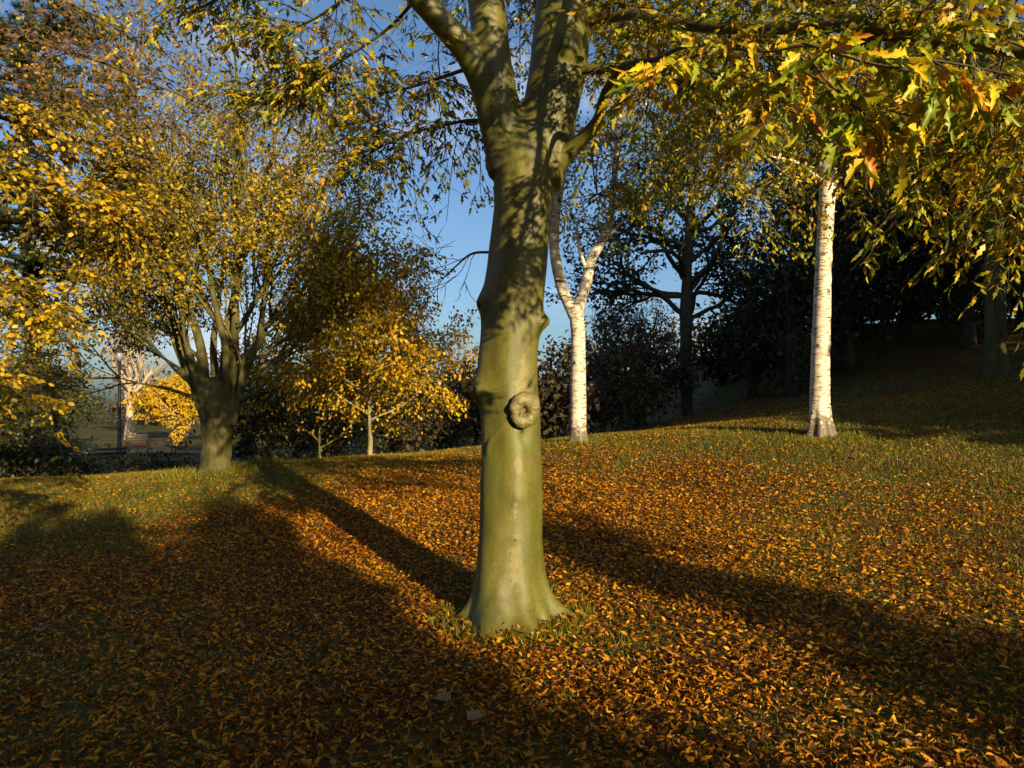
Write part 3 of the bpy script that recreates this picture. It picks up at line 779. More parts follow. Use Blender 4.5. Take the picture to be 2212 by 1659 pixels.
# --- bright sprays near the camera: leaves here are single objects
def manual(wood, bag, pts, **kw):
    spray(wood, bag, [at(*p) for p in pts], **kw)
wn1, bagN = Geo(), []
kwN = dict(r0=.006, r1=.002, twig=.26, step=.044, leaf_step=.026, size=.088, droop=.35)
for pts in ([(1540, 100, 3.5), (1450, 140, 3.2), (1390, 190, 3.05), (1335, 225, 3.0)],
            [(1650, 112, 3.0), (1690, 190, 2.8), (1655, 260, 2.65), (1615, 300, 2.6)],
            [(1650, 112, 3.0), (1790, 180, 2.7), (1850, 240, 2.55), (1890, 285, 2.5)],
            [(1740, 100, 2.75), (1890, 140, 2.5), (2060, 170, 2.35), (2200, 230, 2.3)],
            [(1860, 120, 2.5), (1990, 130, 2.4), (2120, 140, 2.35), (2240, 190, 2.3)],
            [(1540, 100, 3.5), (1610, 80, 3.2), (1700, 90, 3.0), (1790, 120, 2.9)],
            [(1480, 110, 3.8), (1520, 150, 3.5), (1580, 180, 3.3), (1650, 190, 3.2)],
            [(1740, 100, 2.75), (1800, 200, 2.65), (1900, 230, 2.6), (1990, 250, 2.55)]):
    manual(wn1, bagN, pts, **kwN)
P, D, N, S = cat(bagN)
D[:, 2] -= .08
order = np.argsort(-(S / P[:, 1]))
inview = np.array([0 < CX + p[0] / p[1] * FPX < 2212 and 0 < CY - (p[2] - EYE) / p[1] * FPX for p in P])
order = [i for i in order if inview[i]]
single, rest = order[:300], np.array(order[300:] + [i for i in range(len(P)) if not inview[i]], int)
LEAF_ME = []
for v in range(6):
    tv, tf = T_CUTN; tv = tv.copy()
    cu, tw = rng.uniform(.1, .5), rng.uniform(-.5, .5)
    tv[:, 2] -= cu * tv[:, 1] ** 2 - .1 * v / 6 * tv[:, 1]
    tv[:, 0] += .12 * rng.uniform(-1, 1) * tv[:, 1] ** 2
    tv[:, 2] += tw * tv[:, 0] * tv[:, 1]
    g = Geo(); g.add(tv, None, tf); me = g.mesh('leaf'); me.materials.append(M['cut_leaf_obj']); LEAF_ME.append(me)
from mathutils import Matrix
def frame_mat(p, d, n, s):
    y = Vector(d).normalized(); x = y.cross(Vector(n)).normalized(); z = x.cross(y)
    m = Matrix((x, y, z)).transposed().to_4x4(); m.translation = Vector(p)
    return m @ Matrix.Scale(float(s), 4)
l1_org = Vector(beech.location)
for j, i in enumerate(single):
    o = bpy.data.objects.new('leaf', LEAF_ME[j % 6]); o.parent = l1
    o.matrix_local = Matrix.Translation(-l1_org) @ frame_mat(P[i], D[i], N[i], S[i] * 1.08)
    COL.objects.link(o)
wn1.build('twig_work', M['twig'], l1, 'stuff')
gl = Geo(); gl.leaves(T_CUTN, P[rest], D[rest], N[rest], S[rest]); gl.build('leaf_spray', M['cut_leaf'], l1, 'stuff')

# --- the rest of the crown
def crown_part(limb_o, path, n, pts_list=(), kw=None, **lkw):
    w, bag = Geo(), []
    kw = dict(dict(r0=.006, r1=.002, twig=.34, step=.08, leaf_step=.034, size=.085, droop=.35), **(kw or {}))
    for pts in pts_list: manual(w, bag, pts, **kw)
    if n: limb_sprays(w, bag, path, n, **lkw, **kw)
    if not bag: return
    w.build('twig_work', M['twig'], limb_o, 'stuff')
    g = Geo(); P, D, N, S = cat(bag); g.leaves(T_CUT, P, D, N, S); g.build('leaf_spray', M['cut_leaf'], limb_o, 'stuff')
    return len(P)
tot = 0
for args in (
    (l15, P15, 40, (), None, dict(length=(.7, 1.5), f0=.1, down=.25)),
    (l14, P14, 44, (), None, dict(length=(.3, .6), f0=.3, down=.2)),
    (l2, P2, 40, ([(1900, 320, 4.7), (1980, 400, 4.6), (2080, 480, 4.5)], [(1640, 212, 5), (1560, 280, 5), (1480, 330, 5.1)]), None, dict(length=(.5, 1.0), down=.2)),
    (l3, P3, 60, (), None, dict(length=(.5, 1.1), f0=.2, down=.1, bias=(0, .4, .2))),
    (l4, P4, 60, (), None, dict(length=(.9, 1.7), f0=.15, down=.3, bias=(0, .2, -.15))),
    (l5, P5, 34, (), None, dict(length=(.8, 1.5), f0=.1, down=.3)),
    (l6, P6, 20, ([(900, 285, 6.1), (850, 330, 6.0), (800, 370, 5.9)], [(960, 270, 6.0), (960, 340, 5.9), (930, 390, 5.8)], [(1020, 262, 5.9), (1035, 340, 5.8), (1040, 420, 5.75)], [(820, 320, 6.2), (780, 340, 6.2), (735, 390, 6.2)]), None, dict(length=(.4, .8), down=.45)),
    (l7, P7, 22, (), None, dict(length=(.4, .9), down=.4)),
    (l8, P8, 22, ([(640, 195, 6), (600, 230, 6), (540, 260, 6)],), None, dict(length=(.4, .8), f0=.35, down=.3)),
    (l9, P9, 20, (), None, dict(length=(.4, .8), down=.3)),
    (l10, P10, 20, (), None, dict(length=(.4, .8), down=.3)),
    (l13, P13, 48, (), None, dict(length=(.5, 1.1), f0=.15, down=.2, bias=(-.1, .3, 0))),
    (l11, P11, 30, (), dict(twig=.45, step=.12), dict(length=(.9, 1.7), f0=.35, down=.1)),
    (l12, P12, 30, (), dict(twig=.45, step=.12), dict(length=(.9, 1.7), f0=.35, down=.1)),
):
    tot += crown_part(args[0], args[1], args[2], args[3], args[4], **args[5]) or 0
# sprays between and behind the stems at the top of the frame
lt, Pt = limb([(1190, -150, dT + .2, .04), (1150, -120, 6.6, .03), (1080, -80, 7.4, .02), (960, -20, 8.0, .012)])
tot += crown_part(lt, Pt, 26, [[(1130, -80, 6.5), (1125, 60, 6.6), (1118, 170, 6.6)], [(1280, -60, 6.6), (1300, 80, 6.7), (1320, 230, 6.8)]], None, length=(.6, 1.3), f0=.1, down=.5)
print('main tree leaves', tot)
# a leafless shoot behind the trunk
lz, Pz = limb([(1070, 545, dT + .3, .014), (1020, 548, 6.3, .010), (985, 575, 6.6, .007), (955, 605, 6.8, .004), (935, 640, 6.9, .002)], 30, 6, 'twig')
skz = skeleton(Pz[0], [(Pz[i_], (-.8, rng.normal() * .6, rng.normal() * .7), rng.uniform(.25, .5), .004) for i_ in range(6, 30, 2)], 1, (.6,), (0, -.5), .2, (.4, .7), (4,), .08)
wz = Geo()
for p, r, lv in skz: wz.tube(p, np.maximum(r, .0018), 3, cap=False)
wz.build('twig_work', M['twig'], lz, 'stuff')
# unseen dome of the crown, added above the frame to block sky light
cc = []
while len(cc) < 360:
    c = np.array((2.4, 3.2, 8.4)) + rdir(1)[0] * np.array((5.0, 6.0, 2.2)) * rng.uniform(.35, 1)
    if c[2] > 2.6 + .60 * max(c[1], 0) and c[2] > 7.2 and c[0] * .866 + c[1] * .5 > 4.7: cc.append(c)
cc = np.array(cc)
w = Geo()
for c in cc[::7]:
    st = np.array((.42, 5.62, rng.uniform(4.8, 7.0))) if c[0] > -.6 else np.array((-.6, 5.5, 5.6))
    w.tube(smooth_path([st, st * .45 + c * .55 + (0, 0, .5), c], 10), np.linspace(.03, .008, 10), 5, cap=False)
w.build('upper_branch_work', M['beech_bark'], beech, 'stuff')
n = 46
P = (cc[:, None, :] + rng.normal(size=(len(cc), n, 3)) * np.array((.42, .42, .2))).reshape(-1, 3)
k = P[:, 2] > 2.0 + .58 * np.maximum(P[:, 1], 0); P = P[k]
D = rdir(len(P)) + np.array((0, 0, -.3)); N = leaf_frame(D)
g = Geo(); g.leaves(T_OVAL, P, D, N, .19 * rng.uniform(.7, 1.3, len(P))); g.build('upper_crown', M['cut_leaf'], beech, 'stuff')  # sky-blocking leaves added out of view

#==OTHER TREES==
def tube_tree_part(t, segs, mat, k=14, name='trunk', wob=.02):
    g = Geo()
    for pts, n in segs:
        P = np.array([at(a, b, d) for a, b, d, w in pts]); W = np.array([wpx(w, d) for a, b, d, w in pts])
        g.tube(smooth_path(P, n), np.interp(np.linspace(0, 1, n), np.linspace(0, 1, len(W)), W), k, wob=wob)
    return g.build(name, mat, t)

def foot(g, base, r, lobes, h=.35, amp=.6):
    """buttressed foot of a trunk"""
    k = 48; a = np.arange(k) * 2 * math.pi / k; V = []
    zs = np.linspace(-.15, h * 2.6, 22)
    for z in zs:
        f = math.exp(-max(z, 0) / h) * amp
        lob = sum(np.exp(-(((a - o + math.pi) % (2 * math.pi) - math.pi) / .32) ** 2) for o in lobes)
        rr = r * (1 + f * (.35 + .9 * lob)) - .0
        V.append(np.stack([base[0] + rr * np.cos(a), base[1] + rr * np.sin(a), np.full(k, base[2] + z)], -1))
    n = len(V); i = np.arange(n - 1)[:, None] * k; j = np.arange(k)[None, :]; j2 = (j + 1) % k
    g.add(np.vstack(V), np.stack([i + j, i + j2, i + k + j2, i + k + j], -1).reshape(-1, 4))

# --- birch with a forked stem
def base_at(px, py, d):
    p = on_ground(px, d); return p
dB = 13.3
bb = base_at(1249, 0, dB)
b1 = thing('birch_tree', 'white-barked birch forking into two stems behind the olive beech trunk', 'tree', bb)
yb = CY - (bb[2] - EYE) / dB * FPX
g = Geo()
foot(g, bb, wpx(34, dB), (-.3, -1.4, -2.7, 1.2), .12, .45)
def addtube(g, pts, n, k=16, wob=.025):
    P = np.array([at(a, b, d) for a, b, d, w in pts]); W = np.array([wpx(w, d) for a, b, d, w in pts])
    p = smooth_path(P, n); g.tube(p, np.interp(np.linspace(0, 1, n), np.linspace(0, 1, len(W)), W), k, wob=wob); return p
addtube(g, [(1249, yb + 8, dB, 38), (1249, 900, dB, 35), (1249, 800, dB, 33), (1249, 730, dB, 30), (1246, 690, dB, 31), (1243, 665, dB, 34)], 40)
g.build('trunk', M['birch_bark'], b1)
g = Geo(); addtube(g, [(1243, 690, dB, 24), (1228, 655, dB, 24), (1213, 620, dB, 24), (1201, 565, dB - .05, 23), (1197, 520, dB - .1, 22), (1203, 440, dB - .2, 20), (1222, 330, dB - .3, 17), (1230, 150, dB - .4, 13), (1215, -50, dB - .5, 9)], 50, 12)
g.build('stem', M['birch_bark'], b1)
g = Geo(); sp2 = addtube(g, [(1245, 690, dB, 26), (1254, 650, dB, 25), (1268, 605, dB, 24), (1278, 560, dB + .05, 22), (1300, 520, dB + .1, 19), (1318, 470, dB + .15, 16), (1326, 400, dB + .2, 14), (1334, 300, dB + .2, 13), (1345, 150, dB + .2, 10), (1350, -50, dB + .2, 7)], 56, 12)
g.build('stem', M['birch_bark'], b1)
g = Geo()
for pts in ([(1272, 598, dB, 12), (1258, 560, dB, 9), (1250, 530, dB, 7), (1246, 480, dB, 5)], [(1300, 520, dB, 9), (1345, 480, dB - .2, 5), (1400, 430, dB - .4, 3), (1480, 400, dB - .3, 1)], [(1330, 340, dB, 6), (1380, 320, dB + .1, 4), (1430, 300, dB + .3, 2)],
            [(1330, 330, dB, 8), (1300, 300, dB, 6), (1260, 380, dB - .2, 5), (1225, 440, dB - .3, 3)], [(1333, 300, dB, 8), (1380, 250, dB + .2, 6), (1430, 160, dB + .3, 4)]):
    addtube(g, pts, 14, 7)
g.build('branch_work', M['birch_bark'], b1, 'stuff')
sk = []
def birch_crown(t, anchors, seed, n_each=9):
    st = []
    R = random.Random(seed)
    for a in anchors:
        for _ in range(n_each):
            st.append((a, (R.gauss(0, 1), R.gauss(0, 1), R.gauss(.25, .5)), R.uniform(.6, 1.5), .012))
    sk = skeleton(anchors[0], st, 1, (.7,), (-.5, -1.2), .14, (.4, .7), (4,), .25)
    w = Geo()
    for p, r, lv in sk: w.tube(p, r, 4 if lv == 0 else 3, cap=False)
    w.build('twig_work', M['twig'], t, 'stuff')
    P, D, N, S = leaves_on(sk, 0, 22, .066, .06, .6)
    g = Geo(); g.leaves(T_OVAL, P, D, N, S); g.build('crown', M['cut_leaf'], t, 'stuff')
birch_crown(b1, [at(1222, 330, dB - .3), at(1230, 150, dB - .4), at(1326, 400, dB), at(1334, 300, dB), at(1345, 150, dB), at(1220, 0, dB), at(1350, -20, dB), at(1203, 440, dB), at(1400, 430, dB - .4), at(1430, 300, dB + .3), at(1480, 400, dB - .3), at(1290, 420, dB - .3), at(1420, 180, dB + .2)], 3, 10)

# --- single-stemmed birch with a ridged, spreading foot
dR = 11.9
br = base_at(1771, 0, dR)
b2 = thing('birch_tree', 'tall white birch with a single straight stem and ridged spreading foot', 'tree', br)
yb = CY - (br[2] - EYE) / dR * FPX
g = Geo()
foot(g, br, wpx(37, dR), (-.35, -1.15, -1.95, -2.8, 1.5, .6), .28, .85)
addtube(g, [(1771, yb + 8, dR, 44), (1771, 880, dR, 42), (1772, 800, dR, 40), (1775, 700, dR, 37), (1778, 600, dR, 34), (1781, 520, dR, 33), (1786, 440, dR, 33), (1789, 360, dR, 36), (1788, 250, dR, 30), (1787, 100, dR, 27), (1785, -60, dR, 22), (1780, -400, dR, 10)], 70, 18, .03)
g.build('trunk', M['birch_bark'], b2)
g = Geo()
for pts in ([(1788, 360, dR, 14), (1760, 300, dR - .2, 9), (1700, 230, dR - .3, 6), (1620, 150, dR - .4, 3)], [(1786, 400, dR, 9), (1720, 350, dR - .2, 6), (1640, 330, dR - .3, 4), (1560, 260, dR - .3, 2)], [(1720, 350, dR - .2, 4), (1650, 400, dR - .3, 3), (1590, 420, dR - .3, 2)], [(1789, 300, dR, 12), (1830, 230, dR, 8), (1900, 160, dR, 5), (1960, 120, dR, 3)],
            [(1787, 100, dR, 12), (1740, 20, dR, 8), (1680, -60, dR, 5)]):
    addtube(g, pts, 14, 7)
g.build('branch_work', M['birch_bark'], b2, 'stuff')
birch_crown(b2, [at(1788, 300, dR), at(1787, 100, dR), at(1785, -60, dR), at(1700, 230, dR), at(1900, 160, dR), at(1680, 0, dR), at(1640, 330, dR - .3), at(1560, 260, dR - .3), at(1590, 420, dR - .3)], 5, 10)

# --- hornbeam-like tree: short thick bole and many steep stems
dH = 13.6
hb = base_at(468, 0, dH)
h = thing('hornbeam_tree', 'broad many-stemmed tree with short thick bole and thinning yellow leaves', 'tree', hb)
yb = CY - (hb[2] - EYE) / dH * FPX
g = Geo()
addtube(g, [(466, yb + 14, dH, 84), (466, yb - 12, dH, 64), (468, 950, dH, 62), (471, 915, dH, 70), (474, 885, dH, 84), (474, 850, dH, 92), (474, 825, dH, 60)], 30, 22, .03)
stems = []
for a, b, dd, w, L in ((430, 850, 0, 40, 5.2), (452, 850, -.1, 44, 6.0), (478, 850, .1, 48, 6.6), (505, 850, 0, 44, 6.2), (520, 860, -.2, 36, 5.0), (445, 860, -.35, 34, 4.6), (495, 860, -.35, 38, 5.4), (470, 850, .4, 36, 5.5), (425, 870, -.2, 22, 3.6), (525, 880, -.3, 22, 3.4), (500, 850, .4, 30, 5.0), (440, 850, .4, 30, 5.0)):
    p = at(472 + (a - 474) * .62, b + 40, dH + dd * .45)
    dirv = ((a - 474) / 150 * 1.0, dd * .6, 1.0)
    stems.append((p, dirv, L * .74, wpx(w, dH) * .60))
for sx in (-1, 1):      # low, spreading boughs
    for q in range(5):
        stems.append((at(474 + sx * 45, 860 - q * 22, dH - .2), (sx * 1.0, -.5 + .25 * q, .22 + .1 * q), 2.1, .045))
sk = skeleton(hb, stems, 3, (.55, .65, .7), (.8, .6, .2, .0), .10, (.45, .68), (5, 5, 4), .3, .45)
for p, r, lv in sk:
    if lv == 0: g.tube(p, np.maximum(r * np.linspace(1, .62, len(r)), .02), 10)
def fuse(g, name, mat, parent, voxel, it):
    """melt overlapping closed tubes into one skin"""
    o = g.build(name, mat, parent)
    m1 = o.modifiers.new('r', 'REMESH'); m1.mode = 'VOXEL'; m1.voxel_size = voxel
    m2 = o.modifiers.new('s', 'SMOOTH'); m2.factor = .5; m2.iterations = it
    me = bpy.data.meshes.new_from_object(o.evaluated_get(bpy.context.evaluated_depsgraph_get()))
    o.modifiers.clear(); o.data = me; me.materials.clear(); me.materials.append(mat)
    me.polygons.foreach_set('use_smooth', np.ones(len(me.polygons), bool))
    return o
fuse(g, 'trunk', M['olive_bark'], h, .028, 4)
w = Geo()
for p, r, lv in sk:
    if lv: w.tube(p, np.maximum(r, .004), 4 if lv < 3 else 3, cap=False)
w.build('branch_work', M['olive_bark'], h, 'stuff')
P, D, N, S = leaves_on(sk, 1, 38, .068, .10, .6, lambda p: rng.uniform(size=len(p)) > .6 * sstep(4.2, 8.0, p[:, 2]))
print('hornbeam', len(sk), len(P))
g = Geo(); g.leaves(T_OVAL, P, D, N, S); g.build('crown', M['gold_leaf'], h, 'stuff')

# --- beech standing outside the frame on the left, reaching in with yellow sprays
lb = np.array((-7.6, 5.4, float(gz(-7.6, 5.4))))
t2 = thing('beech_tree', 'yellow-leaved beech whose sprays hang before the pine and shrubs', 'tree', lb)
g = Geo(); g.tube(smooth_path([lb - (0, 0, .2), lb + (.1, 0, 1.5), lb + (0, .2, 4), lb + (.1, .1, 7)], 20), np.linspace(.3, .1, 20), 14, wob=.03); g.build('trunk', M['beech_bark'], t2)
def px_poly(pts, n=30): return smooth_path([at(*p) for p in pts], n)
bag, w = [], Geo()
kw = dict(r0=.006, r1=.002, twig=.34, step=.085, leaf_step=.023, size=.058, droop=.35)
for start, pts, ns_, dn in (
    (2.5, [(-500, 620, 6.0), (-150, 600, 6.2), (20, 620, 6.5), (110, 690, 6.6)], 26, 1),
    (3.0, [(-500, 420, 6.0), (-150, 380, 6.4), (120, 400, 6.9), (300, 520, 7.3)], 44, 1),
    (3.6, [(-500, 300, 6.0), (-150, 230, 6.5), (100, 290, 7.0), (280, 400, 7.4)], 38, 1),
    (2.2, [(-500, 760, 6.0), (-200, 740, 6.0), (-40, 790, 6.1), (40, 850, 6.1)], 18, 1),
    (2.8, [(-500, 560, 6.6), (-100, 480, 7.2), (180, 500, 7.8), (300, 540, 8.2)], 34, 1),
):
    p = px_poly(pts); p0 = lb + (0, 0, start)
    full = smooth_path([p0, *[at(*q) for q in pts]], 40)
    w.tube(full, np.linspace(.04, .006, 40), 7)
    limb_sprays(w, bag, p, ns_, length=(.4, .95), f0=.12, down=.4, **kw)
w.build('branch_work', M['twig'], t2, 'stuff')
P, D, N, S = cat(bag); g = Geo(); g.leaves(T_OVAL, P, D, N, S); g.build('crown', M['yellow_leaf'], t2, 'stuff')
print('left beech', len(P))
# higher boughs of the same tree: browned, half bare
bag, w = [], Geo()
for start, pts, ns_ in ((4.6, [(-500, 60, 6.4), (-100, 60, 6.8), (150, 110, 7.2), (330, 180, 7.6), (520, 262, 8.0)], 26), (5.2, [(-500, -120, 6.4), (-50, -60, 7.0), (180, 20, 7.3), (330, 110, 7.6)], 22),
                        (5.6, [(-300, -300, 6.6), (100, -120, 7.0), (290, -20, 7.2), (310, 120, 7.2)], 6), (4.2, [(-500, 180, 6.6), (-100, 160, 7.0), (120, 210, 7.5), (330, 300, 8.0)], 20)):
    p = px_poly(pts); full = smooth_path([lb + (0, 0, start), *[at(*q) for q in pts]], 44)
    w.tube(full, np.linspace(.04, .006, 44), 7)
    limb_sprays(w, bag, p, ns_, length=(.5, 1.2), f0=.15, down=.25, r0=.006, r1=.002, twig=.36, step=.07, leaf_step=.10, size=.05, droop=.3)
w.build('branch_work', M['twig'], t2, 'stuff')
P, D, N, S = cat(bag); g = Geo(); g.leaves(T_OVAL, P, D, N, S); g.build('upper_crown', M['brown_leaf'], t2, 'stuff')

# --- pine behind it
dP = 17.0
pb = base_at(62, 0, dP)
pt = thing('pine_tree', 'dark pine with blue-green needle boughs behind the yellow beech sprays', 'tree', pb)
g = Geo(); g.tube(smooth_path([pb - (0, 0, .3), pb + (.1, 0, 3), pb + (-.1, 0, 7), pb + (.1, 0, 13)], 24), np.linspace(.22, .07, 24), 12, wob=.04); g.build('trunk', M['dark_bark'], pt)
w = Geo(); NP, ND = [], []
boughs = [((-30, 90), .9), ((60, 130), .8), ((150, 190), .9), ((220, 60), .7), ((110, 30), .8), ((-60, 200), .9), ((190, 240), .6), ((350, 500), .7), ((400, 520), .5), ((290, 520), .7), ((220, 470), .7), ((130, 420), .8),
          ((30, 330), .8), ((60, 560), .8), ((-50, 450), .9), ((180, 600), .7), ((10, 680), .8), ((120, 700), .6)]
for (a, b), cs in boughs:
    e = at(a, b, dP + rng.uniform(-2.5, 1)); st = np.array((pb[0], pb[1], e[2] - rng.uniform(.2, 1.0)))
    p = smooth_path([st, (st + e) / 2 + (0, 0, .15), e], 10); w.tube(p, np.linspace(.05, .012, 10), 5, cap=False)
    for _ in range(int(80 * cs)):
        c = p[rng.integers(4, 10)] + rng.normal(size=3) * np.array((.55, .5, .16)) * cs
        w.tube(np.array([p[rng.integers(5, 10)], c]), np.array([.008, .004]), 3, cap=False)
        n = 60
        d = rdir(n); d[:, 2] = np.abs(d[:, 2]) * .7 + .1
        NP.append(np.repeat(c[None], n, 0) + d * .02); ND.append(d)
w.build('branch_work', M['dark_bark'], pt, 'stuff')
P = np.vstack(NP); D = np.vstack(ND); g = Geo(); g.leaves(T_NEEDLE, P, D, rdir(len(P)), .17 * rng.uniform(.7, 1.3, len(P))); g.build('crown', M['needle'], pt, 'stuff')

# --- small golden tree standing on the crest, and a russet one behind it
def small_tree(name, label, px, d, leafmat, stems_n, H, rad, per_m, lsize, seed, bark='pale_bark', trunk_r=.05, fork=.2, up=(.5, .1, -.4)):
    b = on_ground(px, d); t = thing(name, label, 'tree', b)
    g = Geo(); fk = b + (0, 0, H * fork)
    g.tube(smooth_path([b - (0, 0, .1), b + (.02, 0, H * fork * .5), fk, b + (0, 0, H * .8)], 14), np.linspace(trunk_r * 1.15, trunk_r * .3, 14), 10, wob=.03)
    g.build('trunk', M[bark], t)
    R = random.Random(seed); st = []
    for q in range(stems_n):
        a = q * 2.4 + R.random(); f = fork + (.8 - fork) * q / stems_n
        sp = 1.0 - .5 * (q / stems_n)
        st.append((b + (0, 0, H * f), (math.cos(a) * sp, math.sin(a) * sp, .45), rad * (1.05 - .45 * q / stems_n), trunk_r * .45))
    sk = skeleton(b, st, 2, (.65, .7), up, .12, (.45, .7), (5, 4), .25)
    w = Geo()
    for p, r, lv in sk: w.tube(p, np.maximum(r, .004), 5 if lv == 0 else 3, cap=False)
    w.build('branch_work', M[bark], t, 'stuff')
    P, D, N, S = leaves_on(sk, 0 if per_m > 10 else 1, per_m, lsize, .09, .8)
    k = P[:, 2] > gz(P[:, 0], P[:, 1]) + .05
    g = Geo(); g.leaves(T_OVAL, P[k], D[k], N[k], S[k]); g.build('crown', leafmat, t, 'stuff'); print(name, len(P))
    return t
small_tree('hazel_tree', 'small golden-leaved tree with slim pale stem on the grassy crest', 798, 14.8, M['golden_leaf'], 22, 4.2, 1.5, 56, .08, 11, 'grey_bark', .055, .17, (.3, -.2, -.7))
small_tree('hazel_tree', 'low golden spreading tree between the bole of many stems and the slim pale stem', 690, 16.5, M['golden_leaf'], 18, 3.7, 1.7, 32, .072, 12, 'olive_bark', .045, .08, (.3, -.2, -.6))
small_tree('russet_tree', 'rusty brown-leaved tree rising behind the small golden tree', 846, 26, M['russet_leaf'], 22, 6.2, 1.7, 16, .10, 13, 'grey_bark', .09, .15, (.9, .6, .3))
# --- far side of the path
small_tree('maple_tree', 'round golden tree with low fork on the lawn beyond the path', 390, 47, M['golden_leaf'], 22, 3.6, 2.1, 30, .18, 14, 'pale_bark', .13, .25, (.4, .2, 0))
small_tree('plane_tree', 'nearly bare pale-stemmed tree on the lawn beyond the path', 280, 52, M['brown_leaf'], 14, 8.0, 2.6, 3, .10, 15, 'pale_bark', .36, .3, (.9, .6, .3))

# --- oak in silhouette
do = 25.0
ob = base_at(1482, 0, do)
ok = thing('oak_tree', 'dark spreading oak with a straight bare bole against the sky', 'tree', ob)
g = Geo()
addtube(g, [(1484, 930, do, 34), (1483, 900, do, 26), (1482, 800, do, 25), (1482, 720, do, 26), (1482, 670, do, 28), (1484, 600, do, 20), (1488, 500, do, 16), (1492, 380, do, 10), (1495, 250, do, 6)], 40, 14, .03)
g.build('trunk', M['dark_bark'], ok)
st = []
for a, b, dx, dz, L in ((1478, 680, -1, .55, 3.4), (1482, 690, 1, .6, 3.2), (1480, 640, -1, .35, 3.6), (1485, 640, 1, .9, 3.2), (1483, 600, -1, .8, 3.2), (1485, 570, 1, .5, 3.0), (1486, 540, -.8, .3, 3.0), (1488, 500, .9, .7, 2.6), (1488, 480, -.8, .9, 2.6), (1492, 420, .6, .8, 2.2), (1492, 400, -.7, .7, 2.2), (1484, 620, .1, .3, 2.6)):
    for s in (-1, 1):
        st.append((at(a, b, do), (dx, s * rng.uniform(.1, .8), dz), L * rng.uniform(.8, 1.0), .09))
sk = skeleton(ob, st, 2, (.6, .7), (.1, .1, 0), .2, (.4, .65), (5, 4), .3)
w = Geo()
for p, r, lv in sk: w.tube(p, np.maximum(r, .008), 6 if lv == 0 else 3, cap=False)
w.build('branch_work', M['dark_bark'], ok, 'stuff')
P, D, N, S = leaves_on(sk, 1, 17, .15, .14, .1); print('oak', len(P))
g = Geo(); g.leaves(T_OVAL, P, D, N, S); g.build('crown', M['oak_leaf'], ok, 'stuff')

# --- grey bole at the top of the bank
dG = 17.0
gb = base_at(2150, 0, dG)
gt = thing('beech_tree', 'shaded grey-boled tree with flared foot on the leafy bank', 'tree', gb)
g = Geo(); foot(g, gb, .23, (-.4, -1.5, -2.6, 1.2), .2, .4)
yb = CY - (gb[2] - EYE) / dG * FPX
addtube(g, [(2150, yb + 6, dG, 46), (2150, 740, dG, 42), (2150, 640, dG, 40), (2146, 400, dG, 34), (2140, 100, dG, 28), (2135, -200, dG, 16)], 30, 14)
g.build('trunk', M['olive_bark'], gt)
st = [(at(2146, y, dG), (math.cos(a), math.sin(a), .35), 2.6, .06) for y, a in ((420, .4), (380, 2.6), (300, 4.2), (240, 5.4), (180, 1.5), (100, 3.3), (60, .2), (0, 2), (-60, 4.5), (-120, 5.8))]
sk = skeleton(gb, st, 2, (.6, .7), (-.2, -.3, -.3), .14, (.45, .7), (5, 4), .3)
w = Geo()
for p, r, lv in sk: w.tube(p, np.maximum(r, .006), 5 if lv == 0 else 3, cap=False)
w.build('branch_work', M['grey_bark'], gt, 'stuff')
P, D, N, S = leaves_on(sk, 1, 12, .10, .1, .4); g = Geo(); g.leaves(T_OVAL, P, D, N, S); g.build('crown', M['brown_leaf'], gt, 'stuff')

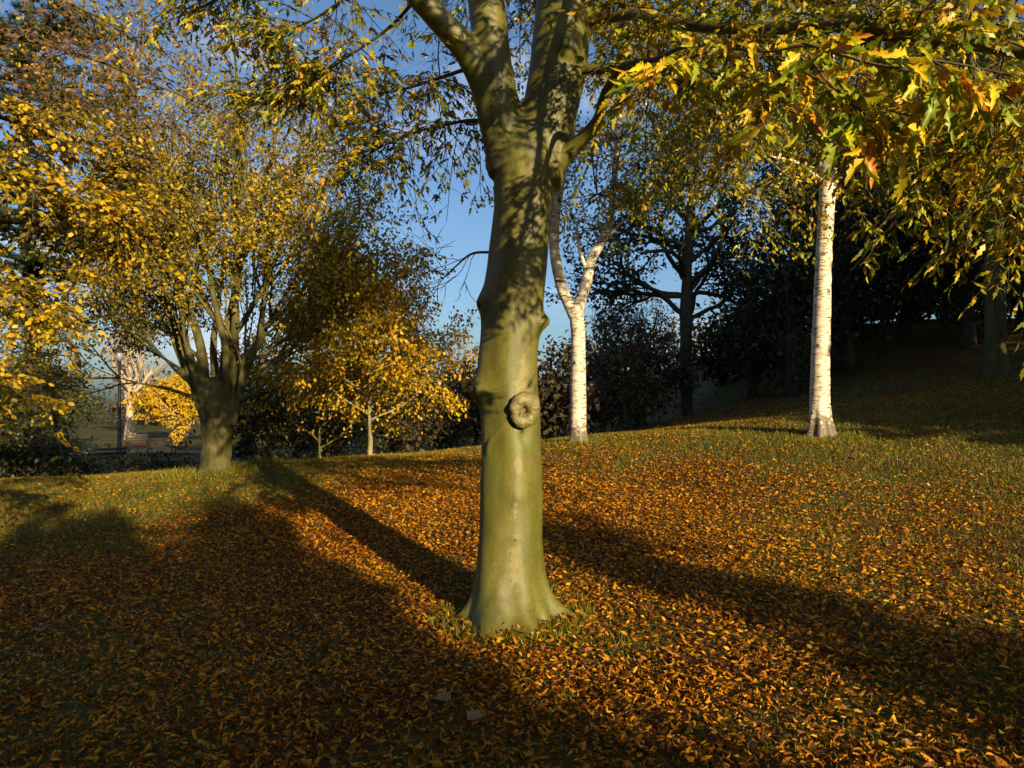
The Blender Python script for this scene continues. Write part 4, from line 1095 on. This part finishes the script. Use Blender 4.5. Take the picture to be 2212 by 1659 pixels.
# --- dark wood behind: right-hand side
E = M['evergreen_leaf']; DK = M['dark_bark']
wood = [  # px, d, height, (rx, ry, rz), label, leaf, name, catg
    (1190, 19, 2.6, (1.0, 1.0, 1.2), 'russet-brown thicket bush filling the gap beside the forked birch', M['thicket_leaf'], 'thicket_bush', 'shrub'),
    (1300, 22, 3.0, (1.5, 1.3, 1.5), 'dark twiggy thicket bush just right of the forked birch foot', M['thicket_leaf'], 'thicket_bush', 'shrub'),
    (1385, 24, 3.5, (1.7, 1.4, 1.7), 'dark rounded shrub left of the bare oak bole', M['thicket_leaf'], 'thicket_bush', 'shrub'),
    (1560, 29, 2.6, (1.4, 1.2, 1.2), 'low dark shrub at the right of the oak bole', M['thicket_leaf'], 'thicket_bush', 'shrub'),
    (1625, 23, 4.9, (1.3, 1.3, 2.3), 'dark holly between the oak and the single birch', E, 'holly_tree', 'tree'),
    (1710, 21, 5.6, (1.1, 1.2, 2.7), 'narrow dark holly close behind the single birch', E, 'holly_tree', 'tree'),
    (1830, 22, 7.5, (1.8, 1.5, 3.6), 'tall dark evergreen right of the single birch stem', E, 'yew_tree', 'tree'),
    (1960, 23, 8.5, (2.0, 1.6, 4.0), 'massive black-green yew behind the leafy bank', E, 'yew_tree', 'tree'),
    (2090, 21, 7.6, (1.8, 1.5, 3.6), 'dark yew left of the shaded grey bole', E, 'yew_tree', 'tree'),
    (2215, 22, 9.0, (2.0, 1.6, 4.3), 'dark yew behind the shaded grey bole', E, 'yew_tree', 'tree'),
    (1790, 31, 12.5, (3.2, 2.5, 5.5), 'tall dark evergreen rising above the holly trees', E, 'yew_tree', 'tree'),
    (2050, 30, 14.0, (3.2, 2.5, 6.3), 'tallest dark evergreen looming over the bank', E, 'yew_tree', 'tree'),
    (1840, 26, 3.2, (2.0, 1.3, 1.7), 'dark undergrowth bush between the yews right of the single birch', E, 'laurel_shrub', 'shrub'),
    (1980, 27, 3.4, (2.2, 1.3, 1.8), 'dark undergrowth bush at the foot of the massive yew', E, 'laurel_shrub', 'shrub'),
    (2130, 26, 3.4, (2.2, 1.3, 1.8), 'dark undergrowth bush behind the shaded grey bole', E, 'laurel_shrub', 'shrub'),
    (2260, 25, 3.4, (2.0, 1.3, 1.8), 'dark undergrowth bush at the far end of the bank', E, 'laurel_shrub', 'shrub'),
    (1680, 27, 3.4, (2.0, 1.3, 1.8), 'dark undergrowth bush behind the holly trees', E, 'laurel_shrub', 'shrub'),
    (2280, 29, 14.0, (3.2, 2.5, 6.3), 'tall dark evergreen at the far end of the bank', E, 'yew_tree', 'tree'),
]
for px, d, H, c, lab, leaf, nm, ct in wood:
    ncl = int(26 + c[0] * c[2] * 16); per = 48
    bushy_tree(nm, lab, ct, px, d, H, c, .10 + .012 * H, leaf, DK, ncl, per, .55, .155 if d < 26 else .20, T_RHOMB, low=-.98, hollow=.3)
# twiggy bare tops behind the thicket
for px, d, H, lab in ((1310, 34, 5.3, 'pale twiggy half-bare tree top above the dark thicket'), (1405, 36, 4.6, 'grey twiggy tree top behind the oak bole')):
    small_tree('ash_tree', lab, px, d, M['thicket_leaf'], 16, H, 1.8, 7, .12, int(px), 'grey_bark', .12, .2, (1.2, 1, .6))

# --- dark shrubs and trees behind the crest on the left
for px, d, H, c, lab, leaf, nm, ct in [
    (560, 17.5, 2.0, (1.1, .9, .95), 'dark laurel shrub right beside the thick bole', E, 'laurel_shrub', 'shrub'),
    (640, 19, 1.9, (1.2, 1.0, .9), 'low dark laurel shrub under the golden spreading tree', E, 'laurel_shrub', 'shrub'),
    (730, 21, 2.2, (1.4, 1.0, 1.1), 'dark laurel shrub behind the slim pale stem', E, 'laurel_shrub', 'shrub'),
    (860, 22, 2.3, (1.5, 1.1, 1.1), 'dark shrub right of the slim pale stem', M['thicket_leaf'], 'thicket_bush', 'shrub'),
    (950, 25, 3.0, (1.7, 1.2, 1.5), 'brownish thicket bush left of the olive beech trunk', M['thicket_leaf'], 'thicket_bush', 'shrub'),
    (1030, 27, 3.4, (1.5, 1.2, 1.6), 'tall dark thicket bush showing past the edge of the olive trunk', M['thicket_leaf'], 'thicket_bush', 'shrub'),
    (985, 40, 4.2, (1.8, 1.5, 2.0), 'pale green distant tree low against the sky gap', M['oak_leaf'], 'willow_tree', 'tree'),
    (40, 16.5, 1.2, (1.1, .9, .55), 'dark low shrub around the pine foot', E, 'laurel_shrub', 'shrub'),
    (120, 18, .8, (1.0, .8, .5), 'dark low shrub between the pine and the lamp post', E, 'laurel_shrub', 'shrub'),
    (330, 19, .45, (1.0, .6, .3), 'very low dark shrub left of the thick bole', E, 'laurel_shrub', 'shrub'),
    (-60, 15.5, 1.6, (1.2, 1.0, .8), 'dark shrub at the lawn edge beyond the pine', E, 'laurel_shrub', 'shrub'),
    (560, 30, 5.5, (2.4, 1.6, 2.5), 'dim olive tree behind the many-stemmed tree', M['oak_leaf'], 'lime_tree', 'tree'),
    (700, 33, 5.2, (2.4, 1.6, 2.5), 'dim olive tree behind the golden spreading tree', M['oak_leaf'], 'lime_tree', 'tree'),
    (120, 34, 5.0, (2.0, 1.8, 1.9), 'dim olive tree behind the lamp post', M['oak_leaf'], 'lime_tree', 'tree'),
    (20, 36, 5.5, (2.4, 1.8, 2.1), 'dim olive tree beyond the pine trunk', M['oak_leaf'], 'lime_tree', 'tree'),
]:
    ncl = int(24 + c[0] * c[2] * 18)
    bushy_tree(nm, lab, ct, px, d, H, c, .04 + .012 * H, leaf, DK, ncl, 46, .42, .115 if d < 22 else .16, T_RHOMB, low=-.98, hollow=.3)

# --- far wood closing the horizon
g = Geo(); PP = []
for _ in range(230):
    a = rng.uniform(-1.0, 1.0); dd = rng.uniform(75, 110); x = math.tan(a) * dd
    hh = rng.uniform(2.5, 6.0) * (1 + .5 * (x > 8))
    n = 110
    c = np.array((x, dd, float(gz(x, dd)) + hh * .5))
    PP.append(c + rng.normal(size=(n, 3)) * np.array((1.8, 1.5, hh * .28)))
P = np.vstack(PP); D = rdir(len(P)); g.leaves(T_RHOMB, P, D, leaf_frame(D), .7 * rng.uniform(.5, 1.3, len(P)))
fw = g.build('distant_woodland', M['thicket_leaf'], None, 'stuff'); tag(fw, 'far belt of bare and brown woodland along the horizon', 'woodland')

# --- trees behind the camera and to the right: the laurels, cypress and yews cast shadows in view
def qs(q, s):   # q across the sunbeams (to the right), s along the shadows (away from the sun)
    a = (math.sin(SUN_AZ), math.cos(SUN_AZ)); f = (-a[0], -a[1]); r = (f[1], -f[0])
    return (q * r[0] + s * f[0], q * r[1] + s * f[1])
for q, s, H, c, lab in ((1.55, -12, 6.85, (.5, .8, 3.5), 'upright dark laurel behind the viewpoint, second from the light strip'),
                        (-.25, -12, 7.15, (1.1, 1.1, 3.6), 'broad dark laurel behind the viewpoint'),
                        (2.40, -12, 4.1, (.26, .5, 2.1), 'lower dark laurel beside the light strip behind the viewpoint'),
                        (-2.4, -12, 7.3, (1.5, 1.2, 3.6), 'dark laurel farthest to the left behind the viewpoint'),
                        (.75, -12.5, 6.0, (1.2, 1.0, 3.0), 'dark laurel filling the gap behind the viewpoint'),
                        (4.4, -12, 5.7, (.48, .5, 2.9), 'slim conical dark cypress behind the viewpoint')):
    bushy_tree('laurel_tree' if 'laurel' in lab else 'cypress_tree', lab, 'tree', 0, 0, H, c, .12, E, DK, int(90 + 90 * c[0]), 80, .34, .2, T_DIA, loc=qs(q, s), low=-.98, hollow=.1)
for k, q in enumerate((-7, -3.5, 0, 3.5, 7, 10.5)):  # unseen row added to screen off the bright low sky round the sun
    bushy_tree('privet_shrub', ['privet of the rear thicket, first from the limes', 'privet of the rear thicket, second from the limes', 'privet of the rear thicket, third from the limes', 'privet of the rear thicket, third from the yews', 'privet of the rear thicket, second from the yews', 'privet of the rear thicket, first from the yews'][k],
               'shrub', 0, 0, 5.2 + .3 * (k % 2), (2.0, 1.4, 2.7), .1, M['thicket_leaf'], DK, 110, 50, .6, .3, T_DIA, loc=qs(q, -22), low=-.98, hollow=.2)
for k, (q, s, H) in enumerate(((-7, -9, 15), (-11, -4, 16), (-15, 1, 16), (-7.5, -17, 17), (-14, -10, 17), (-8.2, 3.5, 13), (-7.8, -2, 14))):  # unseen limes added to block sky light and deepen the foreground shade
    bushy_tree('lime_tree', ['leafy lime nearest the laurels behind the viewpoint', 'second leafy lime left of the viewpoint', 'third leafy lime left of the viewpoint', 'leafy lime behind the laurels', 'leafy lime in the second row left of the viewpoint', 'leafy lime just outside the left edge, near the yellow beech', 'leafy lime close by the left hand of the viewpoint'][k],
               'tree', 0, 0, H, (2.8, 2.6, H * .47), .3, M['oak_leaf'], DK, 170, 42, 1.0, .43, T_DIA, loc=qs(q, s), low=-.98, hollow=.15)
for k, (q, s, H) in enumerate(((13.5, -4, 15), (16.5, -5, 16), (20.5, -3, 17), (25, -2, 17), (30, 0, 17))):
    bushy_tree('yew_tree', ['dark yew nearest the lawn beyond the right edge', 'second dark yew beyond the right edge', 'third dark yew beyond the right edge', 'fourth dark yew beyond the right edge', 'farthest dark yew beyond the right edge'][k],
               'tree', 0, 0, H, (2.4, 2.2, H * .49), .3, E, DK, 240, 54, .9, .38, T_DIA, loc=qs(q, s), low=-.98, hollow=.15)

#==LAMP, BENCHES==
lp = on_ground(258, 32.0)
t = thing('street_lamp', 'black cast-iron park lamp post beside the path', 'street lamp', lp)
g = Geo(); zz = [0, .05, .05, .5, .55, .9, .95, 4.45, 4.5]; rr = [.2, .2, .16, .14, .11, .10, .075, .055, .09]
g.tube(np.array([lp + (0, 0, z) for z in zz]), np.array(rr), 14); g.build('post', M['iron'], t)
g = Geo(); g.tube(np.array([lp + (-.35, 0, 4.2), lp + (.35, 0, 4.2)]), np.array([.02, .02]), 8); g.build('ladder_bar', M['iron'], t)
g = Geo(); g.tube(np.array([lp + (0, 0, 4.5), lp + (0, 0, 4.85)]), np.array([.11, .19]), 8); g.build('lantern', M['glass'], t)
g = Geo(); g.tube(np.array([lp + (0, 0, 4.85), lp + (0, 0, 4.9), lp + (0, 0, 5.02), lp + (0, 0, 5.08), lp + (0, 0, 5.16)]), np.array([.27, .27, .12, .05, .02]), 12); g.build('lantern_roof', M['iron'], t)

def bench(px, d, rz, label, back=True):
    b = on_ground(px, d); t = thing('park_bench', label, 'bench', b, 'benches along the path')
    ca, sa = math.cos(rz), math.sin(rz)
    def R(p): return b + (p[0] * ca - p[1] * sa, p[0] * sa + p[1] * ca, p[2])
    for k in range(4):
        g = Geo(); g.box(R((0, -.2 + .12 * k, .45)), (1.35, .1, .035), rz); g.build('seat_slat', M['bench_wood'], t)
    for k in range(3):
        g = Geo(); g.box(R((0, .27 + .02 * k, .58 + .13 * k)), (1.35, .03, .1), rz); g.build('back_slat', M['bench_wood'], t)
    for s in (-.6, .6):
        g = Geo(); g.box(R((s, -.2, .215)), (.05, .05, .43), rz); g.build('leg', M['iron'], t)
        g = Geo(); g.tube(np.array([R((s, .2, -.02)), R((s, .22, .43)), R((s, .33, .92))]), .028, 6); g.build('leg', M['iron'], t)
        g = Geo(); g.box(R((s, -.02, .4)), (.05, .5, .04), rz); g.build('seat_frame', M['iron'], t)
bench(385, 44.5, -.7, 'slatted park bench under the round golden tree')
bench(350, 38.2, .85, 'dark slatted bench on the near side of the path, by the lamp')
bench(236, 26.0, .8, 'dark slatted bench low among the shrubs, left of the lamp post')
bench(300, 43.8, .9, 'dark slatted bench between the lamp post and the pale bare tree')

#==LITTER AND GRASS==
def in_frame(n, ymax=16.5, ymin=3.1):
    """random points on the lawn, in the wedge that the camera sees"""
    y = np.sqrt(rng.uniform(ymin ** 2, ymax ** 2, n)); x = rng.uniform(-.76, .76, n) * y
    return x, y
def vnoise(x, y, s, seed):
    a = rng_tab[seed]
    gx_, gy_ = x / s + 50, y / s + 50
    ix, iy = gx_.astype(int), gy_.astype(int); fx, fy = gx_ - ix, gy_ - iy
    fx = fx * fx * (3 - 2 * fx); fy = fy * fy * (3 - 2 * fy)
    A = lambda i, j: a[i % 128, j % 128]
    return (A(ix, iy) * (1 - fx) + A(ix + 1, iy) * fx) * (1 - fy) + (A(ix, iy + 1) * (1 - fx) + A(ix + 1, iy + 1) * fx) * fy
rng_tab = [np.random.default_rng(s).random((128, 128)) for s in range(6)]
def cover(x, y):
    """share of the lawn under leaves, 0..1"""
    n = .5 * vnoise(x, y, 1.6, 0) + .3 * vnoise(x, y, .6, 1) + .2 * vnoise(x, y, .25, 2)
    c = .27 + .95 * (n - .25)
    r = np.hypot((x - .3) / 5.2, (y - 7.2) / 4.6)          # thickest under the beech
    c = c + .55 * np.exp(-r ** 2) - .5 * sstep(-2.2, -5.5, x) * sstep(6.5, 9.5, y) - .34 * sstep(9, 13.5, y) - .45 * sstep(1.2, 5.5, x)
    near_r = np.exp(-(((x - .75) / .55) ** 2 + ((y - 5.1) / .5) ** 2))
    c = c - .45 * near_r
    return np.clip(c, .13, 1)
T_FALL = strip([(.18, .28), (.16, .66)], 1.6, -.22, .5)
T_FALLN = tmpl([(.17, .25), (.12, .4), (.17, .6)], .6, -.25)
T_FALL2 = strip([(.19, .3), (.15, .7)], -1.4, .32, .6)
T_FALL2N = tmpl([(.19, .3), (.17, .65)], .7, .35)
x, y = in_frame(340000)
k = rng.uniform(size=len(x)) < cover(x, y)
x, y = x[k], y[k]
def fallen(x, y):
    n = len(x)
    a = rng.uniform(0, 2 * math.pi, n)
    D = np.stack([np.cos(a), np.sin(a), rng.normal(0, .32, n)], -1)
    Nn = np.stack([rng.normal(0, .68, n), rng.normal(0, .68, n), np.ones(n)], -1)
    flip = rng.uniform(size=n) < .4; Nn[flip] *= -1
    z = gz(x, y) + rng.uniform(.006, .035, n)
    S = .039 * np.clip(np.exp(rng.normal(0, .28, n)), .5, 1.5)
    return np.stack([x, y, z], -1), D, Nn, S
bx = rng.uniform(2, 18, 26000); by = rng.uniform(13.5, 25, 26000); kk = bx > (by - 13) * .2
x = np.concatenate([x, bx[kk]]); y = np.concatenate([y, by[kk]])
rt = np.hypot(x - BASE[0], y - BASE[1]) > .33
x, y = x[rt], y[rt]
ra = rng.uniform(-math.pi, math.pi, 900); rr_ = .27 + rng.exponential(.09, 900) + .14 * np.exp(-((ra + .15) / .4) ** 2) + .1 * np.exp(-((ra + 1.75) / .5) ** 2)
x = np.concatenate([x, BASE[0] + rr_ * np.cos(ra)]); y = np.concatenate([y, BASE[1] + rr_ * np.sin(ra)])
P, D, N, S = fallen(x, y)
P[-900:, 2] += rng.uniform(0, .035, 900)
order = np.argsort(y / S * (1 + 10 * (np.abs(x / y) > .68)))
one, rest = order[:300], order[300:]
nearby = rest[P[rest, 1] < 4.6]; rest = rest[P[rest, 1] >= 4.6]
g = Geo(); h1 = rest[::2]; h2 = rest[1::2]
g.leaves(T_FALLN, P[nearby[::2]], D[nearby[::2]], N[nearby[::2]], S[nearby[::2]]); g.leaves(T_FALL2N, P[nearby[1::2]], D[nearby[1::2]], N[nearby[1::2]], S[nearby[1::2]] * .9)
for hh, T_ in ((h1, T_FALL), (h2, T_FALL2)):
    a_ = P[hh, 1] < 9.5
    g.leaves(T_, P[hh[a_]], D[hh[a_]], N[hh[a_]], S[hh[a_]]); g.leaves(T_DIA, P[hh[~a_]], D[hh[~a_]], N[hh[~a_]], S[hh[~a_]])
lo = g.build('leaf_litter', M['litter'], None, 'stuff'); tag(lo, 'carpet of orange and brown fallen leaves over the lawn', 'leaf litter')
print('litter', len(rest))
FALL_ME = []
for v in range(8):
    tv, tf = (tmpl([(.11, .14), (.2, .28), (.12, .34), (.21, .47), (.12, .53), (.16, .67), (.07, .73), (.08, .84)], rng.uniform(.3, .8), rng.uniform(-.4, .4)) if v % 2 else
              tmpl([(.15, .12), (.26, .3), (.3, .5), (.22, .72), (.1, .9)], rng.uniform(.3, .8), rng.uniform(-.4, .4)))
    tv = tv.copy(); tv[:, 2] += rng.uniform(-.6, .6) * tv[:, 0] * tv[:, 1]
    gg = Geo(); gg.add(tv, None, tf); me = gg.mesh('fallen_leaf'); me.materials.append(M['litter_obj']); FALL_ME.append(me)
for j, i in enumerate(one):
    o = bpy.data.objects.new('fallen_leaf', FALL_ME[j % 8]); o.matrix_world = frame_mat(P[i], D[i], N[i], S[i] * 1.05)
    tag(o, 'small curled brown leaf fallen on the lawn well in front of the olive trunk', 'leaf', 'fallen leaves in the foreground')
    COL.objects.link(o)
# a few big pale leaves
big = tmpl([(.2, .08), (.42, .2), (.3, .33), (.5, .5), (.26, .55), (.3, .78), (.12, .76)], .25, .1)
for px, py, rot, lab in ((1010, 1572, .6, 'large pale lobed leaf lying flat in the shaded foreground litter'), (87, 1376, 2.0, 'pale lobed leaf alone in the far shaded litter'),
                         (2105, 1362, 1.2, 'tan lobed leaf in the broad dark shadow band right of the olive trunk'), (975, 1528, 3.0, 'small buff lobed leaf near the large pale lobed leaf')):
    d = EYE * FPX / (py - CY)
    for _ in range(12):
        xx = (px - CX) / FPX * d; d = (EYE - float(gz(xx, d))) * FPX / (py - CY)
    gg = Geo(); gg.add(big[0], None, big[1]); me = gg.mesh('fallen_leaf'); me.materials.append(M['litter_pale'])
    o = bpy.data.objects.new('fallen_leaf', me)
    o.matrix_world = frame_mat((xx, d, float(gz(xx, d)) + .04), (math.cos(rot), math.sin(rot), .12), (.05, -.25, 1), .11)
    tag(o, lab, 'leaf'); COL.objects.link(o)

x, y = in_frame(330000, 16.0)
k = rng.uniform(size=len(x)) < np.clip(1.12 - cover(x, y), .12, 1) * (1.2 - .05 * y)
x, y = x[k], y[k]
n = len(x)
P = np.stack([x, y, gz(x, y) - .005], -1)
D = np.stack([rng.normal(0, .55, n), rng.normal(0, .55, n), np.ones(n)], -1)
T_BLADE = (np.array([(.06, 0, 0), (.035, .6, .06), (0, 1, .25), (-.06, 0, 0), (-.035, .6, .06)], float), np.array([(0, 1, 3), (1, 4, 3), (1, 2, 4)], np.int64))
T_BLADE1 = (np.array([(.06, 0, 0), (0, 1, .2), (-.06, 0, 0)], float), np.array([(0, 1, 2)], np.int64))
gs = (.03 + .04 * rng.uniform(size=n)) * (.75 + .6 * (1 - cover(x, y))); gn = rdir(n); nr = y < 6.5
g = Geo(); g.leaves(T_BLADE, P[nr], D[nr], gn[nr], gs[nr]); g.leaves(T_BLADE1, P[~nr], D[~nr], gn[~nr], gs[~nr])
gr = g.build('grass', M['grass'], None, 'stuff'); tag(gr, 'short green turf showing between the fallen leaves', 'grass')
print('grass', n)
# longer tufts round the feet of the trees
def tufts(c, r0, r1, n, hgt, name_label):
    a = rng.uniform(0, 2 * math.pi, n); rr = rng.uniform(r0, r1, n)
    x, y = c[0] + rr * np.cos(a), c[1] + rr * np.sin(a)
    P = np.stack([x, y, gz(x, y) - .01], -1); D = np.stack([rng.normal(0, .5, n), rng.normal(0, .5, n), np.ones(n)], -1)
    g = Geo(); g.leaves(T_BLADE, P, D, rdir(n), hgt * rng.uniform(.5, 1.2, n)); o = g.build('grass', M['grass'], None, 'stuff'); tag(o, name_label, 'grass')
tufts(BASE, .30, .62, 3500, .085, 'longer grass round the foot of the olive beech trunk')
tufts(bb, .16, .45, 1200, .10, 'longer grass round the foot of the forked birch')
tufts(br, .25, .75, 1500, .10, 'longer grass round the foot of the single birch')
tufts(hb, .4, 1.2, 1500, .14, 'longer grass round the thick bole of many stems')
